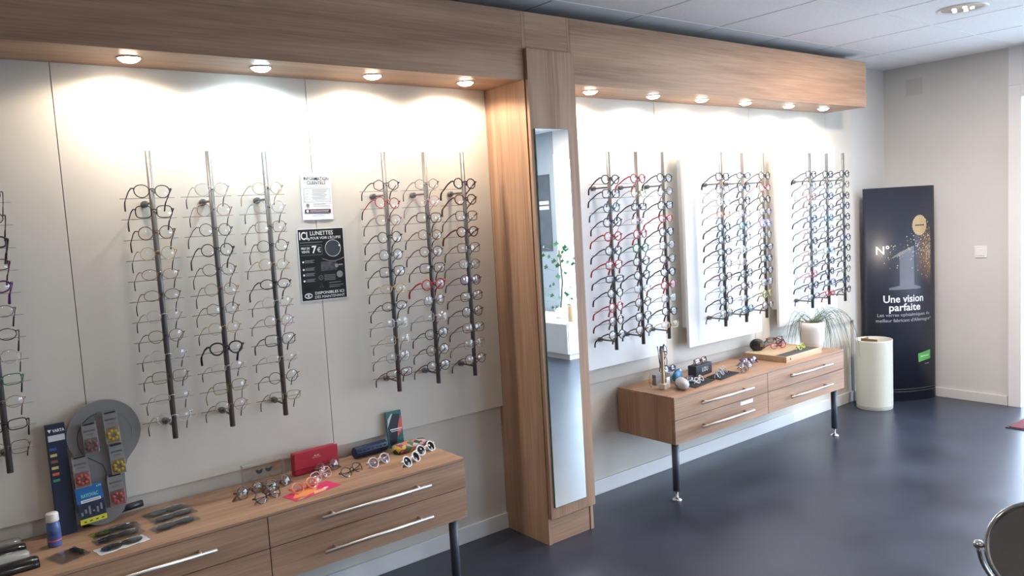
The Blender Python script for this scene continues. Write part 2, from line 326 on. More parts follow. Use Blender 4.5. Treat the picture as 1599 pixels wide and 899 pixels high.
# ------------------------------------------------------------------ eyeglasses
def outline(kind):
    P = []; N = 22
    for i in range(N):
        a = 2*math.pi*i/N; c, s = math.cos(a), math.sin(a)
        if kind == 'round': x, z = 0.0225*c, 0.0220*s
        elif kind == 'oval': x, z = 0.0250*c, 0.0180*s
        elif kind == 'rectangular':
            e = 0.55; x = 0.0255*math.copysign(abs(c)**e, c); z = 0.0165*math.copysign(abs(s)**e, s)
        elif kind == 'square':
            e = 0.62; x = 0.0250*math.copysign(abs(c)**e, c); z = 0.0205*math.copysign(abs(s)**e, s)
        elif kind == 'hexagonal':
            k = 1/max(abs(math.cos(a-math.pi/3*round(a/(math.pi/3)))), 0.1); x, z = 0.0228*c*k*0.97, 0.0205*s*k*0.97
        elif kind == 'panto': x, z = 0.0240*c*(1+0.10*s), 0.0212*s*(1 if s > 0 else 1.05)
        else: x, z = 0.0255*c*(1+0.06*s), 0.0175*s+0.0035*c*max(s, 0)      # cat-eye, outer corner lifted
        P.append((x, z))
    return P
SHAPES = ['round', 'oval', 'rectangular', 'square', 'hexagonal', 'panto', 'cat-eye']
def bow(x): return -0.9*x*x
GM = {}
def glass_meshes(kind, thick):
    key = (kind, thick)
    if key in GM: return GM[key]
    r = {'thin': 0.00125, 'slim': 0.0018, 'thick': 0.0029}[thick]
    O = outline(kind); cx0 = 0.0335; fm = MB()
    for sd in (-1, 1):
        pts = [(sd*(cx0+x), 0.004+0.9*(cx0+x)**2*1.0, z) for x, z in O]
        fm.tube(pts, r, 5, closed=True)
    inner = cx0-max(-x for x, z in O)
    fm.tube([(-inner-0.001, 0.005, 0.004), (-inner*0.5, 0.0, 0.0075), (0, -0.001, 0.0085), (inner*0.5, 0.0, 0.0075), (inner+0.001, 0.005, 0.004)], r*1.15, 5)
    ox_ = cx0+max(x for x, z in O)
    for sd in (-1, 1):
        fm.tube([(sd*(ox_-0.003), 0.0065, 0.008), (sd*0.0625, 0.008, 0.0095), (sd*0.0655, 0.011, 0.0095)], r*1.25, 5)
        fm.tube([(sd*(inner+0.001), 0.006, 0.001), (sd*(inner-0.001), 0.010, -0.002), (sd*(inner-0.0005), 0.011, -0.008)], r*0.9, 4)
    ms = [fm.mesh('frame_front', True)]
    for sd in (-1, 1):
        lm = MB(); vs = []; fs = []; rings = (0.0, 0.5, 0.97)
        vs.append((sd*cx0, 0.004+0.9*cx0**2-0.0028, 0))
        for rr in rings[1:]:
            for x, z in O:
                X = cx0+x*rr; vs.append((sd*X, 0.004+0.9*X*X-0.0028*(1-rr*rr), z*rr))
        n = len(O)
        for i in range(n):
            j = (i+1) % n; fs.append((0, 1+i, 1+j)); fs.append((1+i, 1+n+i, 1+n+j, 1+j))
        lm.add(vs, fs); ms.append(lm.mesh('lens', True))
    for fold in (False, True):
        for sd in (-1, 1):
            rr = [r*1.2, r*1.2, r*1.1, r*1.0]; rt_ = [r*1.1, r*1.35, r*1.5, r*1.6]
            if not fold:
                a = [(sd*0.0650, 0.011, 0.0095), (sd*0.0670, 0.040, 0.0005), (sd*0.0675, 0.0735, -0.0175), (sd*0.0675, 0.090, -0.0250)]
                b = [(sd*0.0675, 0.090, -0.0250), (sd*0.0670, 0.100, -0.032), (sd*0.0660, 0.106, -0.045), (sd*0.0645, 0.110, -0.060)]
            else:
                y = 0.016 if sd < 0 else 0.022
                a = [(sd*0.0650, 0.011, 0.0085), (sd*0.055, y, 0.006), (sd*0.01, y+0.004, 0.002), (-sd*0.032, y+0.004, -0.002)]
                b = [(-sd*0.032, y+0.004, -0.002), (-sd*0.045, y+0.004, -0.004), (-sd*0.060, y+0.002, -0.013), (-sd*0.069, y, -0.020)]
            ms.append(MB().tube(a, rr, 5).mesh('temple', True)); ms.append(MB().tube(b, rt_, 5).mesh('temple_tip', True))
    for m in ms: m.materials.append(M_lens)
    GM[key] = ms; return ms
CL = {'black': ((0.012, 0.012, 0.014), 0), 'gold': ((0.62, 0.45, 0.22), 1), 'silver': ((0.60, 0.60, 0.60), 1), 'bronze': ((0.22, 0.14, 0.08), 1),
      'gunmetal': ((0.12, 0.12, 0.13), 1), 'rose': ((0.42, 0.25, 0.21), 1), 'red': ((0.45, 0.015, 0.025), 0), 'burgundy': ((0.11, 0.010, 0.020), 0),
      'tortoiseshell': ((0.13, 0.055, 0.02), 0), 'navy': ((0.015, 0.03, 0.10), 0), 'teal': ((0.02, 0.15, 0.21), 0), 'grey': ((0.20, 0.20, 0.21), 0),
      'brown': ((0.10, 0.05, 0.03), 0), 'clear': ((0.55, 0.50, 0.48), 0), 'pink': ((0.65, 0.32, 0.33), 0), 'purple': ((0.09, 0.03, 0.12), 0),
      'green': ((0.03, 0.16, 0.09), 0), 'orange': ((0.55, 0.18, 0.04), 0), 'lilac': ((0.32, 0.27, 0.48), 0), 'white': ((0.80, 0.79, 0.76), 0),
      'olive': ((0.28, 0.26, 0.06), 1), 'coral': ((0.70, 0.20, 0.12), 0), 'dark': ((0.035, 0.035, 0.04), 1), 'yellow-green': ((0.50, 0.58, 0.10), 0)}
def cmat(c):
    col, me = CL[c]; return principled('frame_'+c, col, 0.28, metal=0.85 if me else 0.0, noise=0.25 if c == 'tortoiseshell' else 0.0, scale=150)
def glasses(label, kind, thick, colour, loc, rot=(0, 0, 0), lens=None, folded=False, group=None, cat='eyeglasses', name='eyeglasses'):
    t = thing(name, label, cat, loc, rot=rot, group=group)
    ms = glass_meshes(kind, thick); f = cmat(colour); tip = f if (thick == 'thick' or colour in ('white', 'pink', 'coral')) else (M_black if not CL[colour][1] or random.random() < 0.8 else f)
    lst = [('frame_front', ms[0], f), ('lens', ms[1], lens or M_lens), ('lens', ms[2], lens or M_lens)]
    k = 7 if folded else 3
    tm = cmat(colour)
    par = {}
    for nm, me, ma in lst+[('temple', ms[k], tm), ('temple', ms[k+2], tm)]:
        o = bpy.data.objects.new(nm, me); COL.objects.link(o); o.parent = t; o.material_slots[0].link = 'OBJECT'; o.material_slots[0].material = ma; par[me.name] = o
    for q in (0, 2):
        o = bpy.data.objects.new('temple_tip', ms[k+q+1]); COL.objects.link(o); o.parent = par[ms[k+q].name]; o.material_slots[0].link = 'OBJECT'; o.material_slots[0].material = tip
    return t
# rods
ORD = ['top', 'second', 'third', 'fourth', 'fifth', 'sixth', 'seventh', 'eighth', 'ninth', 'tenth', 'eleventh', 'lowest']
Z0, DZ = 1.692, 0.0716
rod_tmpl = {}
def rod(label, x, y, ywall, grp):
    t = thing('display_rod', label, 'display rod', (x, y, 0.825), group=grp)
    key = round(ywall-y, 3)
    if key not in rod_tmpl:
        d = ywall-y
        pole = MB().lathe([(0.0095, 0), (0.0095, 1.004)], (0, 0, 0), 14).mesh('pole', True); pole.materials.append(M_steel)
        br = MB().tube([(0, 0.004, 0), (0, d-0.0185, 0)], 0.0042, 8).lathe([(0.010, d-0.0185), (0.012, d-0.0185), (0.012, d+0.0001), (0.001, d+0.0001)], (0, 0, 0), 14, 'y').mesh('wall_bracket', True); br.materials.append(M_steel)
        rs = MB().tube([(0, 0.006, 0), (0, 0.058, 0)], 0.0011, 5).tube([(-0.090, 0.058, 0), (0.090, 0.058, 0)], 0.0010, 5).mesh('temple_rest', True); rs.materials.append(M_steel)
        pg = MB().tube([(0, -0.006, 0), (0, -0.0145, 0)], 0.0032, 7).mesh('nose_peg', True); pg.materials.append(M_leg)
        rod_tmpl[key] = (pole, br, rs, pg)
    pole, br, rs, pg = rod_tmpl[key]
    def put(n, me, z):
        o = bpy.data.objects.new(n, me); COL.objects.link(o); o.parent = t; o.location = (0, 0, z)
    put('pole', pole, 0); put('wall_bracket', br, 1.652-0.825); put('wall_bracket', br, 0.868-0.825)
    for i in range(12): put('temple_rest', rs, Z0-DZ*i-0.0215-0.825); put('nose_peg', pg, Z0-DZ*i+0.0005-0.825)
R, O_, S_, H, PA, C, RC = 'round', 'oval', 'square', 'hexagonal', 'panto', 'cat-eye', 'rectangular'
def parse(s):
    D = {'n': 'thin', 's': 'slim', 'k': 'thick'}; K = {'r': R, 'o': O_, 'q': S_, 'h': H, 'p': PA, 'c': C, 'e': RC}
    return [(D[a[0]], K[a[1]], a[3:]) for a in s.split()]
RODS = [
 ('A0', 0.208, -0.118, 0.0, 'rod cut by left edge', 'no:dark so:brown ke:black se:burgundy kc:purple so:grey so:gunmetal nr:silver se:green no:rose se:dark nq:bronze'),
 ('A1', 0.704, -0.118, 0.0, 'first rod of left trio', 'sp:black sq:black sr:bronze nr:gold no:rose no:bronze nr:clear np:bronze nr:silver nq:bronze no:clear nh:silver'),
 ('A2', 0.905, -0.118, 0.0, 'second rod of left trio', 'np:silver nr:rose nr:black sr:black np:gunmetal nr:rose nh:bronze nr:gold kp:black no:clear nq:olive np:rose'),
 ('A3', 1.109, -0.118, 0.0, 'third rod of left trio', 'nr:gold nr:silver nq:bronze nr:black nr:gold so:black nr:clear nr:rose sq:gunmetal no:clear nr:black ne:olive'),
 ('B1', 1.611, -0.118, 0.0, 'first rod left of pillar', 'sh:black sr:red sp:rose sr:black sr:gunmetal sq:black so:gold so:black nq:silver nq:gold np:grey se:burgundy'),
 ('B2', 1.808, -0.118, 0.0, 'second rod left of pillar', 'nh:gunmetal np:pink sq:black sh:bronze sp:burgundy sq:black kr:red sr:grey nq:clear sp:black sr:brown sp:dark'),
 ('B3', 2.006, -0.118, 0.0, 'third rod left of pillar', 'kr:black kp:tortoiseshell sq:black kp:burgundy sq:gunmetal sp:grey sr:purple sq:brown sr:black sq:bronze nq:rose sr:tortoiseshell'),
 ('C1', 2.838, -0.200, -0.075, 'first rod on left white board', 'kp:black kq:navy kr:teal kr:navy kr:red kr:navy kq:red ke:navy kr:black kr:red kp:burgundy kr:black'),
 ('C2', 3.040, -0.200, -0.075, 'second rod on left white board', 'sp:red sr:olive se:black nq:pink sr:red kr:green sr:brown kr:black np:grey kr:brown kq:black kp:brown'),
 ('C3', 3.246, -0.200, -0.075, 'third rod on left white board', 'kp:black sr:black kq:black kc:red sp:black sr:gunmetal kp:brown kp:dark kr:red sq:grey sp:dark se:gold'),
 ('D1', 3.745, -0.200, -0.075, 'first rod on middle white board', 'sq:black np:gunmetal sp:silver sc:orange kp:black kr:black kc:black sr:black sp:tortoiseshell np:dark kr:black sp:brown'),
 ('D2', 3.947, -0.200, -0.075, 'second rod on middle white board', 'kc:black kr:navy kr:black sp:grey kr:teal sr:dark kr:silver nq:pink sr:black kr:burgundy np:grey kp:teal'),
 ('D3', 4.155, -0.200, -0.075, 'third rod on middle white board', 'sr:brown sr:red kr:brown sp:burgundy sq:lilac sr:brown kp:black kq:black kr:black sq:purple sr:olive kr:tortoiseshell'),
 ('E1', 4.667, -0.200, -0.075, 'first rod on right white board', 'kq:black sr:gunmetal sp:rose sp:dark kr:navy sr:dark kp:black sr:bronze sp:grey sr:red kp:black so:dark'),
 ('E2', 4.870, -0.200, -0.075, 'second rod on right white board', 'kq:black sr:black kp:navy sr:black kr:teal sp:navy kp:black sq:teal sr:black kp:dark sq:navy kc:red'),
 ('E3', 5.076, -0.200, -0.075, 'third rod on right white board', 'kr:black sp:dark kr:black kr:navy sr:black kp:black sr:navy kr:dark kr:black sp:black kr:navy kr:black'),
]
GRP = {'A': 'wire frames on the left rods', 'B': 'frames on the rods beside the pillar', 'C': 'frames on the left white board', 'D': 'frames on the middle white board', 'E': 'frames on the right white board'}
for code, x, y, yw, ph, spec in RODS:
    rod('steel tube glasses holder, the '+ph, x, y, yw, 'steel display rods')
    for i, (th, kd, co) in enumerate(parse(spec)):
        if code[0] in 'CDE' and th == 'slim' and i % 2 == 0: th = 'thick'
        z = Z0-DZ*i+random.uniform(-0.0015, 0.0015)
        rot = (random.uniform(-0.12, 0.03), random.gauss(0, 0.025), random.gauss(0, 0.05))
        lens = M_tintp if (code, i) == ('B3', 6) else None
        pos = ORD[i]+(' pair' if i in (0, 11) else ' pair down')
        glasses(f'{th} {co} {kd} glasses, {pos} on {ph}', kd, th, co, (x, y-0.0155, z), rot, lens=lens, group=GRP[code[0]])
# ------------------------------------------------------------------ notices on the wall
t = thing('notice_sheet', 'white INFORMATION CLIENTELE notice taped above the black poster', 'notice', (1.360, -0.001, 1.662), rot=(0, math.radians(1.0), 0))
w, h = 0.132, 0.190
mb = MB(); n = 8
vs = []; fs = []
for i in range(n+1):
    for j in range(n+1):
        u, v = i/n-0.5, j/n-0.5
        vs.append((u*w, -0.0005-0.003*max(0, -v-0.36)*abs(math.sin(u*7))*6-0.0005*(1+math.sin(v*9+u*3)), v*h))
for i in range(n):
    for j in range(n): a = i*(n+1)+j; fs.append((a, a+n+1, a+n+2, a+1))
mb.add(vs, fs).build('paper', M_paper, t, True)
yy = -0.0030
lettering('INFORMATION', 0.0185, 0, 0.070, yy, M_ink, t, width=0.107, bold=0.015); lettering('CLIENTÈLE', 0.0185, 0, 0.053, yy, M_ink, t, width=0.082, bold=0.015)
strips([(-0.055, 0.055, 0.0355, 0.0375), (-0.003, 0.003, 0.042, 0.044)], yy, M_inkg, t)
strips([(-0.057, -0.0555, -0.024, 0.031), (0.0555, 0.057, -0.024, 0.031), (-0.057, 0.057, 0.0295, 0.031), (-0.057, 0.057, -0.024, -0.0225), (-0.049, -0.048, -0.014, 0.022), (-0.034, -0.033, -0.014, 0.022), (-0.049, -0.033, 0.021, 0.022), (-0.049, -0.033, -0.014, -0.013), (-0.045, -0.038, 0.008, 0.010), (-0.045, -0.038, -0.004, -0.002)], yy, M_inkg, t, 'printed_box')
strips([(-0.021, 0.046-0.006*(k % 3), 0.0235-0.006*k, 0.0255-0.006*k) for k in range(7)]+[(-0.018, 0.035, -0.0335, -0.0315), (-0.018, 0.055, -0.041, -0.039), (-0.025, 0.030, -0.080, -0.0785)], yy, M_inkg, t)
strips([(-0.056, 0.056, -0.068, -0.053)], yy, principled('dark_maroon', (0.06, 0.01, 0.02), 0.6), t, 'printed_band')
sheet(ring(-0.045, -0.0605, 0.006, 16), yy-0.0003, M_inkw, t, 'printed_dot'); strips([(-0.034, 0.048, -0.059, -0.0575), (-0.034, 0.046, -0.064, -0.0625)], yy-0.0003, M_inkw, t)
sheet(ring(-0.042, -0.037, 0.007, 16), yy, M_inkg, t, 'printed_dot')
t = thing('eclipse_poster', 'black poster about eclipse glasses at 7 euros, on wall between rod trios', 'poster', (1.362, -0.001, 1.385), rot=(0, math.radians(0.6), 0))
w, h = 0.196, 0.288
MB().box(-w/2-0.003, w/2+0.003, -0.0012, 0, -h/2-0.003, h/2+0.003).build('paper', M_paper, t)
sheet([(-w/2, -h/2), (w/2, -h/2), (w/2, h/2), (-w/2, h/2)], -0.0016, principled('poster_black', (0.012, 0.012, 0.013), 0.6, spec=0.25, noise=0.3, scale=15), t, 'printed_ground'); yy = -0.0021
lettering('ICI,', 0.044, -0.0725, 0.1165, yy, M_inkw, t, width=0.043, bold=0.02); lettering('LUNETTES', 0.0235, 0.003, 0.1265, yy, M_inkw, t, width=0.100, bold=0.01)
lettering("POUR VOIR L'ÉCLIPSE", 0.0145, 0.020, 0.107, yy, M_inkw, t, width=0.132, bold=0.008)
strips([(-0.093, 0.005, 0.090, 0.092), (-0.093, 0.000, 0.0795, 0.0805), (0.000, 0.001, 0.040, 0.0805), (-0.093, 0.000, 0.039, 0.040)], yy, M_inkg, t)
lettering('PRIX DE', 0.0125, -0.071, 0.067, yy, M_inkw, t, width=0.036, bold=0.02); lettering('VENTE', 0.0125, -0.071, 0.053, yy, M_inkw, t, width=0.034, bold=0.02)
lettering('7', 0.040, -0.034, 0.060, yy, M_inkw, t, bold=0.03); lettering('€', 0.028, -0.012, 0.058, yy, M_inkw, t)
mb = MB(); mb.tube([(a, yy, b) for a, b in ring(0.049, 0.063, 0.034, 36)], 0.0008, 5, closed=True); mb.build('eclipse_ring', M_inkw, t)
sheet(ring(0.049, 0.063, 0.0335, 32), yy+0.0002, M_black, t, 'eclipse_disc'); sheet(ring(0.078, 0.073, 0.0045, 10), yy-0.0012, M_inkw, t, 'eclipse_glint')
mb = MB(); mb.tube([(0.000+0.095*k/10, yy, 0.022-0.012*math.sin(k/10*math.pi)) for k in range(11)], 0.0010, 5); mb.build('horizon_arc', M_inkg, t)
strips([(-0.008, 0.060, -0.028, 0.010)], yy+0.0002, principled('poster_grey', (0.05, 0.05, 0.055), 0.5, noise=0.8, scale=50), t, 'printed_photo')
sheet(ring(0.060, -0.010, 0.008, 12), yy, M_inkg, t, 'printed_dot'); strips([(0.068, 0.088, -0.010, -0.004)], yy, M_inkg, t)
for k, zz in enumerate((0.013, -0.018, -0.040, -0.064)):
    sheet(ring(-0.084, zz, 0.0042, 12), yy, M_inkw, t, 'printed_dot')
    strips([(-0.077, -0.036, zz+0.0045, zz+0.0065), (-0.077, -0.042, zz, zz+0.002), (-0.077, -0.038, zz-0.0045, zz-0.0025)], yy, M_inkg, t)
strips([(0.002, 0.052, -0.047-0.0065*k, -0.045-0.0065*k) for k in range(4)]+[(0.022, 0.075, -0.079, -0.077), (0.022, 0.085, -0.090, -0.088), (0.022, 0.07, -0.097, -0.095)], yy, M_inkg, t)
mb = MB(); mb.tube([(a, yy, b) for a, b in ring(-0.012, -0.055, 0.009, 18)], 0.0006, 4, closed=True).tube([(-0.016, yy, -0.055), (-0.013, yy, -0.059), (-0.007, yy, -0.050)], 0.0006, 4).tube([(-0.020, yy, -0.094), (-0.004, yy, -0.094), (-0.012, yy, -0.079)], 0.0006, 4, closed=True); mb.build('printed_icons', M_inkg, t)
sheet(ring(0.072, -0.046, 0.014, 18), yy, M_inkg, t, 'printed_seal')
lettering('DISPONIBLES ICI', 0.0155, 0.022, -0.117, yy, M_inkw, t, width=0.128, bold=0.012); lettering('DÈS MAINTENANT', 0.0155, 0.022, -0.1335, yy, M_inkw, t, width=0.132, bold=0.0)
sheet([(-0.071+0.017*math.cos(a*math.pi/10), -0.125+0.011*math.sin(a*math.pi/10)) for a in range(20)], yy, M_inkw, t, 'eye_logo'); sheet([(-0.071+0.014*math.cos(a*math.pi/10), -0.125+0.0065*math.sin(a*math.pi/10)) for a in range(20)], yy-0.0003, M_ink, t, 'eye_logo'); sheet(ring(-0.071, -0.125, 0.0045, 12), yy-0.0006, M_inkw, t, 'eye_logo')
# ------------------------------------------------------------------ left cabinet: battery display
N0 = ZCT
t = thing('battery_column', 'narrow navy card column with VARTA lettering and coloured chips, left of grey stand', 'display column', (0.352, -0.055, N0), rot=(math.radians(-3.0), 0, math.radians(4)))
M_navy = principled('navy_card', (0.010, 0.016, 0.045), 0.45)
MB().box(-0.029, 0.029, -0.006, 0.006, 0, 0.375).build('card_body', M_navy, t, bevel=0.001)
lettering('▼ VARTA', 0.0135, 0.001, 0.352, -0.0067, M_inkw, t, width=0.050, bold=0.02)
strips([(-0.0245, 0.025, 0.318, 0.338)], -0.0067, principled('grey_label', (0.55, 0.56, 0.60), 0.5), t, 'blank_label')
for k, c in enumerate([(0.03, 0.08, 0.30), (0.60, 0.45, 0.12), (0.25, 0.08, 0.03), (0.60, 0.45, 0.12), (0.60, 0.12, 0.06), (0.03, 0.28, 0.14)]):
    strips([(-0.024, -0.004, 0.288-0.021*k, 0.297-0.021*k)], -0.0067, principled('chip%d' % k, c, 0.5), t, 'colour_chip')
t = thing('battery_stand', 'grey peanut-shaped stand hung with hearing-aid battery cards', 'display stand', (0.475, -0.050, N0), rot=(math.radians(-2.5), 0, 0))
M_gry = principled('grey_stand', (0.20, 0.20, 0.205), 0.5, noise=0.03)
def peanut(k=0.0):
    pts = []
    cx1, cz1, r1, cx2, cz2, r2 = 0.020, 0.312, 0.116-k, -0.012, 0.080, 0.080-k
    for i in range(25): a = math.radians(-38+i*(256/24)); pts.append((cx1+r1*math.cos(a), cz1+r1*math.sin(a)))
    wl_ = [(-0.080+k, 0.205), (-0.086+k, 0.165), (-0.090+k, 0.125)]
    pts += wl_
    for i in range(17): a = math.radians(165+i*(200/16)); pts.append((cx2+r2*math.cos(a), cz2+r2*math.sin(a)))
    pts += [(0.068-k, 0.120), (0.069-k, 0.165), (0.082-k, 0.205)]
    return pts
MB().prism(peanut(), -0.006, 0.006).build('back_plate', M_gry, t, bevel=0.0015)
mb = MB(); mb.tube([(0.018+0.082*math.cos(math.radians(a)), -0.0062, 0.300+0.085*math.sin(math.radians(a))) for a in range(100, 222, 8)]+[(-0.020, -0.0062, 0.226), (0.004, -0.0062, 0.205), (0.012, -0.0062, 0.175), (0.006, -0.0062, 0.150)], 0.0012, 5); mb.build('groove', M_black, t)
mb = MB(); mb.tube([(0.016+0.090*math.cos(math.radians(a)), -0.0062, 0.305+0.085*math.sin(math.radians(a))) for a in range(-22, 80, 8)], 0.0008, 5); mb.build('ridge', M_gry, t)
MB().tube([(0.035, 0.018, 0.030), (0.120, 0.026, 0.033)], 0.012, 14).build('foot_tube', M_black, t, True)
MB().tube([(-0.075, 0.012, 0.012), (-0.02, 0.018, 0.012), (0.06, 0.018, 0.030)], 0.010, 12).build('foot_tube', M_black, t, True)
def blister(label, cx, cz, w, h, col, spots_=True, red=False):
    o = thing('battery_card', label, 'battery card', (cx, -0.064, cz), rot=(math.radians(-2.5), math.radians(-2), math.radians(2)), group='battery cards on the grey stand')
    MB().box(-w/2, w/2, -0.001, 0.001, -h/2, h/2).build('card', principled('card_grey', (0.24, 0.235, 0.23), 0.4), o)
    MB().box(-w*0.36, w*0.36, -0.009, 0.010, h/2-0.006, h/2-0.001).build('hang_hook', M_black, o)
    sheet([(-w/2, -h/2), (w/2, -h/2), (w/2, -h/2+h*0.50), (-w/2, -h/2+h*0.50)], -0.0014, principled('card_'+label.split()[0], [c*0.9 for c in col] if red else [0.18+0.45*c for c in col], 0.4), o, 'printed_ground')
    lettering('RAYOVAC', 0.0085, 0, h*0.24, -0.0016, M_ink, o, width=w*0.78, bold=0.03); lettering('EXTRA', 0.0065, 0, h*0.12, -0.0016, M_ink, o, width=w*0.45)
    for k in range(7):
        a = 2*math.pi*k/7; x, z = 0.0140*math.cos(a), -h*0.25+0.0140*math.sin(a)
        MB().lathe([(0.0062, -0.0055), (0.0062, -0.0012)], (x, 0, z), 10, 'y').build('battery_cell', principled('cell_'+label.split()[0], col, 0.25), o, True)
    MB().box(-w*0.46, w*0.46, -0.0065, -0.0015, -h*0.48, 0.0).build('blister', M_bag, o, bevel=0.002)
blister('brown hearing-aid battery card on upper left of grey stand', 0.448, 0.872, 0.046, 0.105, (0.22, 0.07, 0.03))
blister('yellow hearing-aid battery card at the top of grey stand', 0.515, 0.896, 0.046, 0.110, (0.75, 0.48, 0.05))
blister('yellow hearing-aid battery card at mid right of grey stand', 0.523, 0.783, 0.046, 0.108, (0.75, 0.48, 0.05))
blister('coral hearing-aid battery card at mid left of grey stand', 0.410, 0.765, 0.048, 0.108, (0.75, 0.13, 0.08), red=False)
blister('red-cell hearing-aid battery card at lower right of grey stand', 0.510, 0.676, 0.050, 0.112, (0.70, 0.12, 0.10), red=False)
o = thing('battery_pack', 'blue and yellow RAYOVAC battery pack on the grey stand, largest card', 'battery card', (0.428, -0.066, 0.650), rot=(math.radians(-2.5), math.radians(-3), math.radians(2)))
MB().box(-0.041, 0.041, -0.0015, 0.0015, -0.064, 0.064).build('card', principled('pack_blue', (0.02, 0.14, 0.36), 0.35), o)
strips([(-0.041, 0.041, -0.064, -0.046)], -0.0019, principled('pack_yellow', (0.62, 0.62, 0.05), 0.4), o, 'printed_band')
strips([(-0.041, 0.041, -0.046, 0.008)], -0.0019, principled('pack_dark', (0.02, 0.03, 0.06), 0.4, noise=0.5, scale=80), o, 'printed_photo')
lettering('RAYOVAC', 0.017, 0, 0.031, -0.0022, principled('pack_text', (0.20, 0.62, 0.70), 0.4), o, width=0.052, bold=0.03)
strips([(-0.029, 0.032, 0.008, 0.018)], -0.0022, M_inkw, o, 'white_band'); strips([(-0.025, 0.028, 0.0115, 0.0145)], -0.0026, M_inkg, o)
lettering('x10', 0.010, 0.031, 0.055, -0.0022, M_inkw, o); strips([(-0.030+0.018*k, -0.022+0.018*k, -0.058, -0.054) for k in range(4)], -0.0023, M_ink, o)
strips([(-0.034+0.012*k, -0.028+0.012*k, -0.034+0.006*(k % 2), -0.022+0.008*(k % 3)) for k in range(6)], -0.0023, M_inkg, o, 'printed_cells')
# ------------------------------------------------------------------ left cabinet: spray, cases, bags
t = thing('cleaning_spray', 'small blue lens-cleaning spray bottle with white cap', 'bottle', (0.304, -0.135, N0))
MB().lathe([(0.019, 0), (0.0205, 0.003), (0.0205, 0.055), (0.0195, 0.070), (0.017, 0.078), (0.0165, 0.082)], (0, 0, 0), 24).build('bottle_body', principled('spray_blue', (0.08, 0.13, 0.34), 0.3, noise=0.4, scale=30), t, True)
MB().lathe([(0.0208, 0.018), (0.0209, 0.0181), (0.0209, 0.023), (0.0208, 0.0231)], (0, 0, 0), 24, cap=False).build('pink_band', principled('spray_pink', (0.55, 0.10, 0.16), 0.4), t, True)
MB().lathe([(0.0188, 0.082), (0.0190, 0.084), (0.0182, 0.105), (0.0165, 0.109)], (0, 0, 0), 24).build('cap', principled('cap_cream', (0.72, 0.68, 0.62), 0.4), t, True)
def half_case(label, x, y, L, rad, ht, m, rz, shine):
    o = thing('clip_case', label, 'glasses case', (x, y, N0), rz)
    mb = MB(); n = 12; vs = []; prof = [(rad*math.cos(math.pi*i/n), ht*math.sin(math.pi*i/n)**0.8) for i in range(n+1)]
    xsq = [(-L/2, 0.82), (-L/2+0.006, 0.95), (-L/2+0.02, 1), (L/2-0.02, 1), (L/2-0.006, 0.95), (L/2, 0.82)]
    for xx, k in xsq:
        for a, b in prof: vs.append((xx, a*k, b*k))
    fs = []; q = n+1
    for i in range(len(xsq)-1):
        for k in range(n): fs.append((i*q+k, i*q+k+1, (i+1)*q+k+1, (i+1)*q+k))
        fs.append((i*q+n, i*q, (i+1)*q, (i+1)*q+n))
    fs.append(tuple(range(q))); fs.append(tuple((len(xsq)-1)*q+k for k in range(q-1, -1, -1)))
    mb.add(vs, fs).build('case_shell', m, o, True)
    MB().box(-L/2+0.002, L/2-0.002, -rad-0.0012, rad+0.0012, 0.004, 0.0065).build('case_rim', M_black if shine else M_gry, o)
M_cblk = principled('glossy_black', (0.010, 0.010, 0.012), 0.18, coat=0.5); M_csmoke = principled('smoke_plastic', (0.24, 0.23, 0.21), 0.22, coat=0.4)
half_case('grey translucent case at left edge of cabinet, furthest back', 0.135, -0.030, 0.170, 0.027, 0.024, M_csmoke, 0.03, False)
half_case('glossy black case at left edge, second from the wall', 0.140, -0.105, 0.172, 0.027, 0.027, M_cblk, 0.03, True)
half_case('pale grey case at left edge, second from the cabinet front', 0.142, -0.185, 0.172, 0.029, 0.027, principled('pale_smoke', (0.33, 0.34, 0.32), 0.22, coat=0.4), 0.03, False)
half_case('glossy black case at left edge, nearest the cabinet front', 0.155, -0.268, 0.175, 0.029, 0.030, M_cblk, 0.03, True)
def bag(label, x, y, w, h, rz, white=False, items='clip', seed=1, z=0.0, col=None):
    rnd = random.Random(seed)
    o = thing('bagged_clip_on' if items == 'clip' else 'accessory_polybag', label, 'packaged clip-on' if items == 'clip' else 'polybag', (x, y, N0+z), rz)
    def surf(u, v, base, amp): return (u*w, v*h, base+amp*(1-abs(2*u)**3)*(1-abs(2*v)**3)+0.0012*math.sin(19*u+seed)*math.cos(13*v))
    n = 8
    for nm, base, amp, mat in (('bag_back', 0.0014, 0.0005, M_paper if white else M_bag), ('bag_front', 0.0045, 0.008, M_bag)):
        vs = [surf(i/n-0.5, j/n-0.5, base, amp) for i in range(n+1) for j in range(n+1)]
        fs = [(i*(n+1)+j, (i+1)*(n+1)+j, (i+1)*(n+1)+j+1, i*(n+1)+j+1) for i in range(n) for j in range(n)]
        MB().add(vs, fs).build(nm, mat, o, True)
    if items == 'clip':
        m = principled(col or 'clip_dark', (0.010, 0.010, 0.011) if not col else (0.13, 0.14, 0.12), 0.12, coat=0.5)
        for sd in (-1, 1):
            mb = MB(); pts = [(sd*w*0.200+w*0.215*math.cos(2*math.pi*k/20), h*0.02+h*0.33*math.sin(2*math.pi*k/20)*(1.15 if k > 10 else 0.85)) for k in range(20)]
            mb.plate(pts, 0.0042, 0.0072); mb.build('clip_lens', m, o, bevel=0.0006)
        MB().tube([(-w*0.40, h*0.2, 0.0072), (-w*0.2, h*0.27, 0.0085), (0, h*0.16, 0.009), (w*0.2, h*0.27, 0.0085), (w*0.40, h*0.2, 0.0072)], 0.0011, 6).build('clip_bridge', M_chrome, o, True)
    else:
        pts = [(rnd.uniform(0.02, w*0.40), rnd.uniform(-h*0.36, h*0.36), 0.004+rnd.random()*0.006) for _ in range(26)]
        MB().tube(pts, 0.0022, 6).build('black_cord', M_black, o, True)
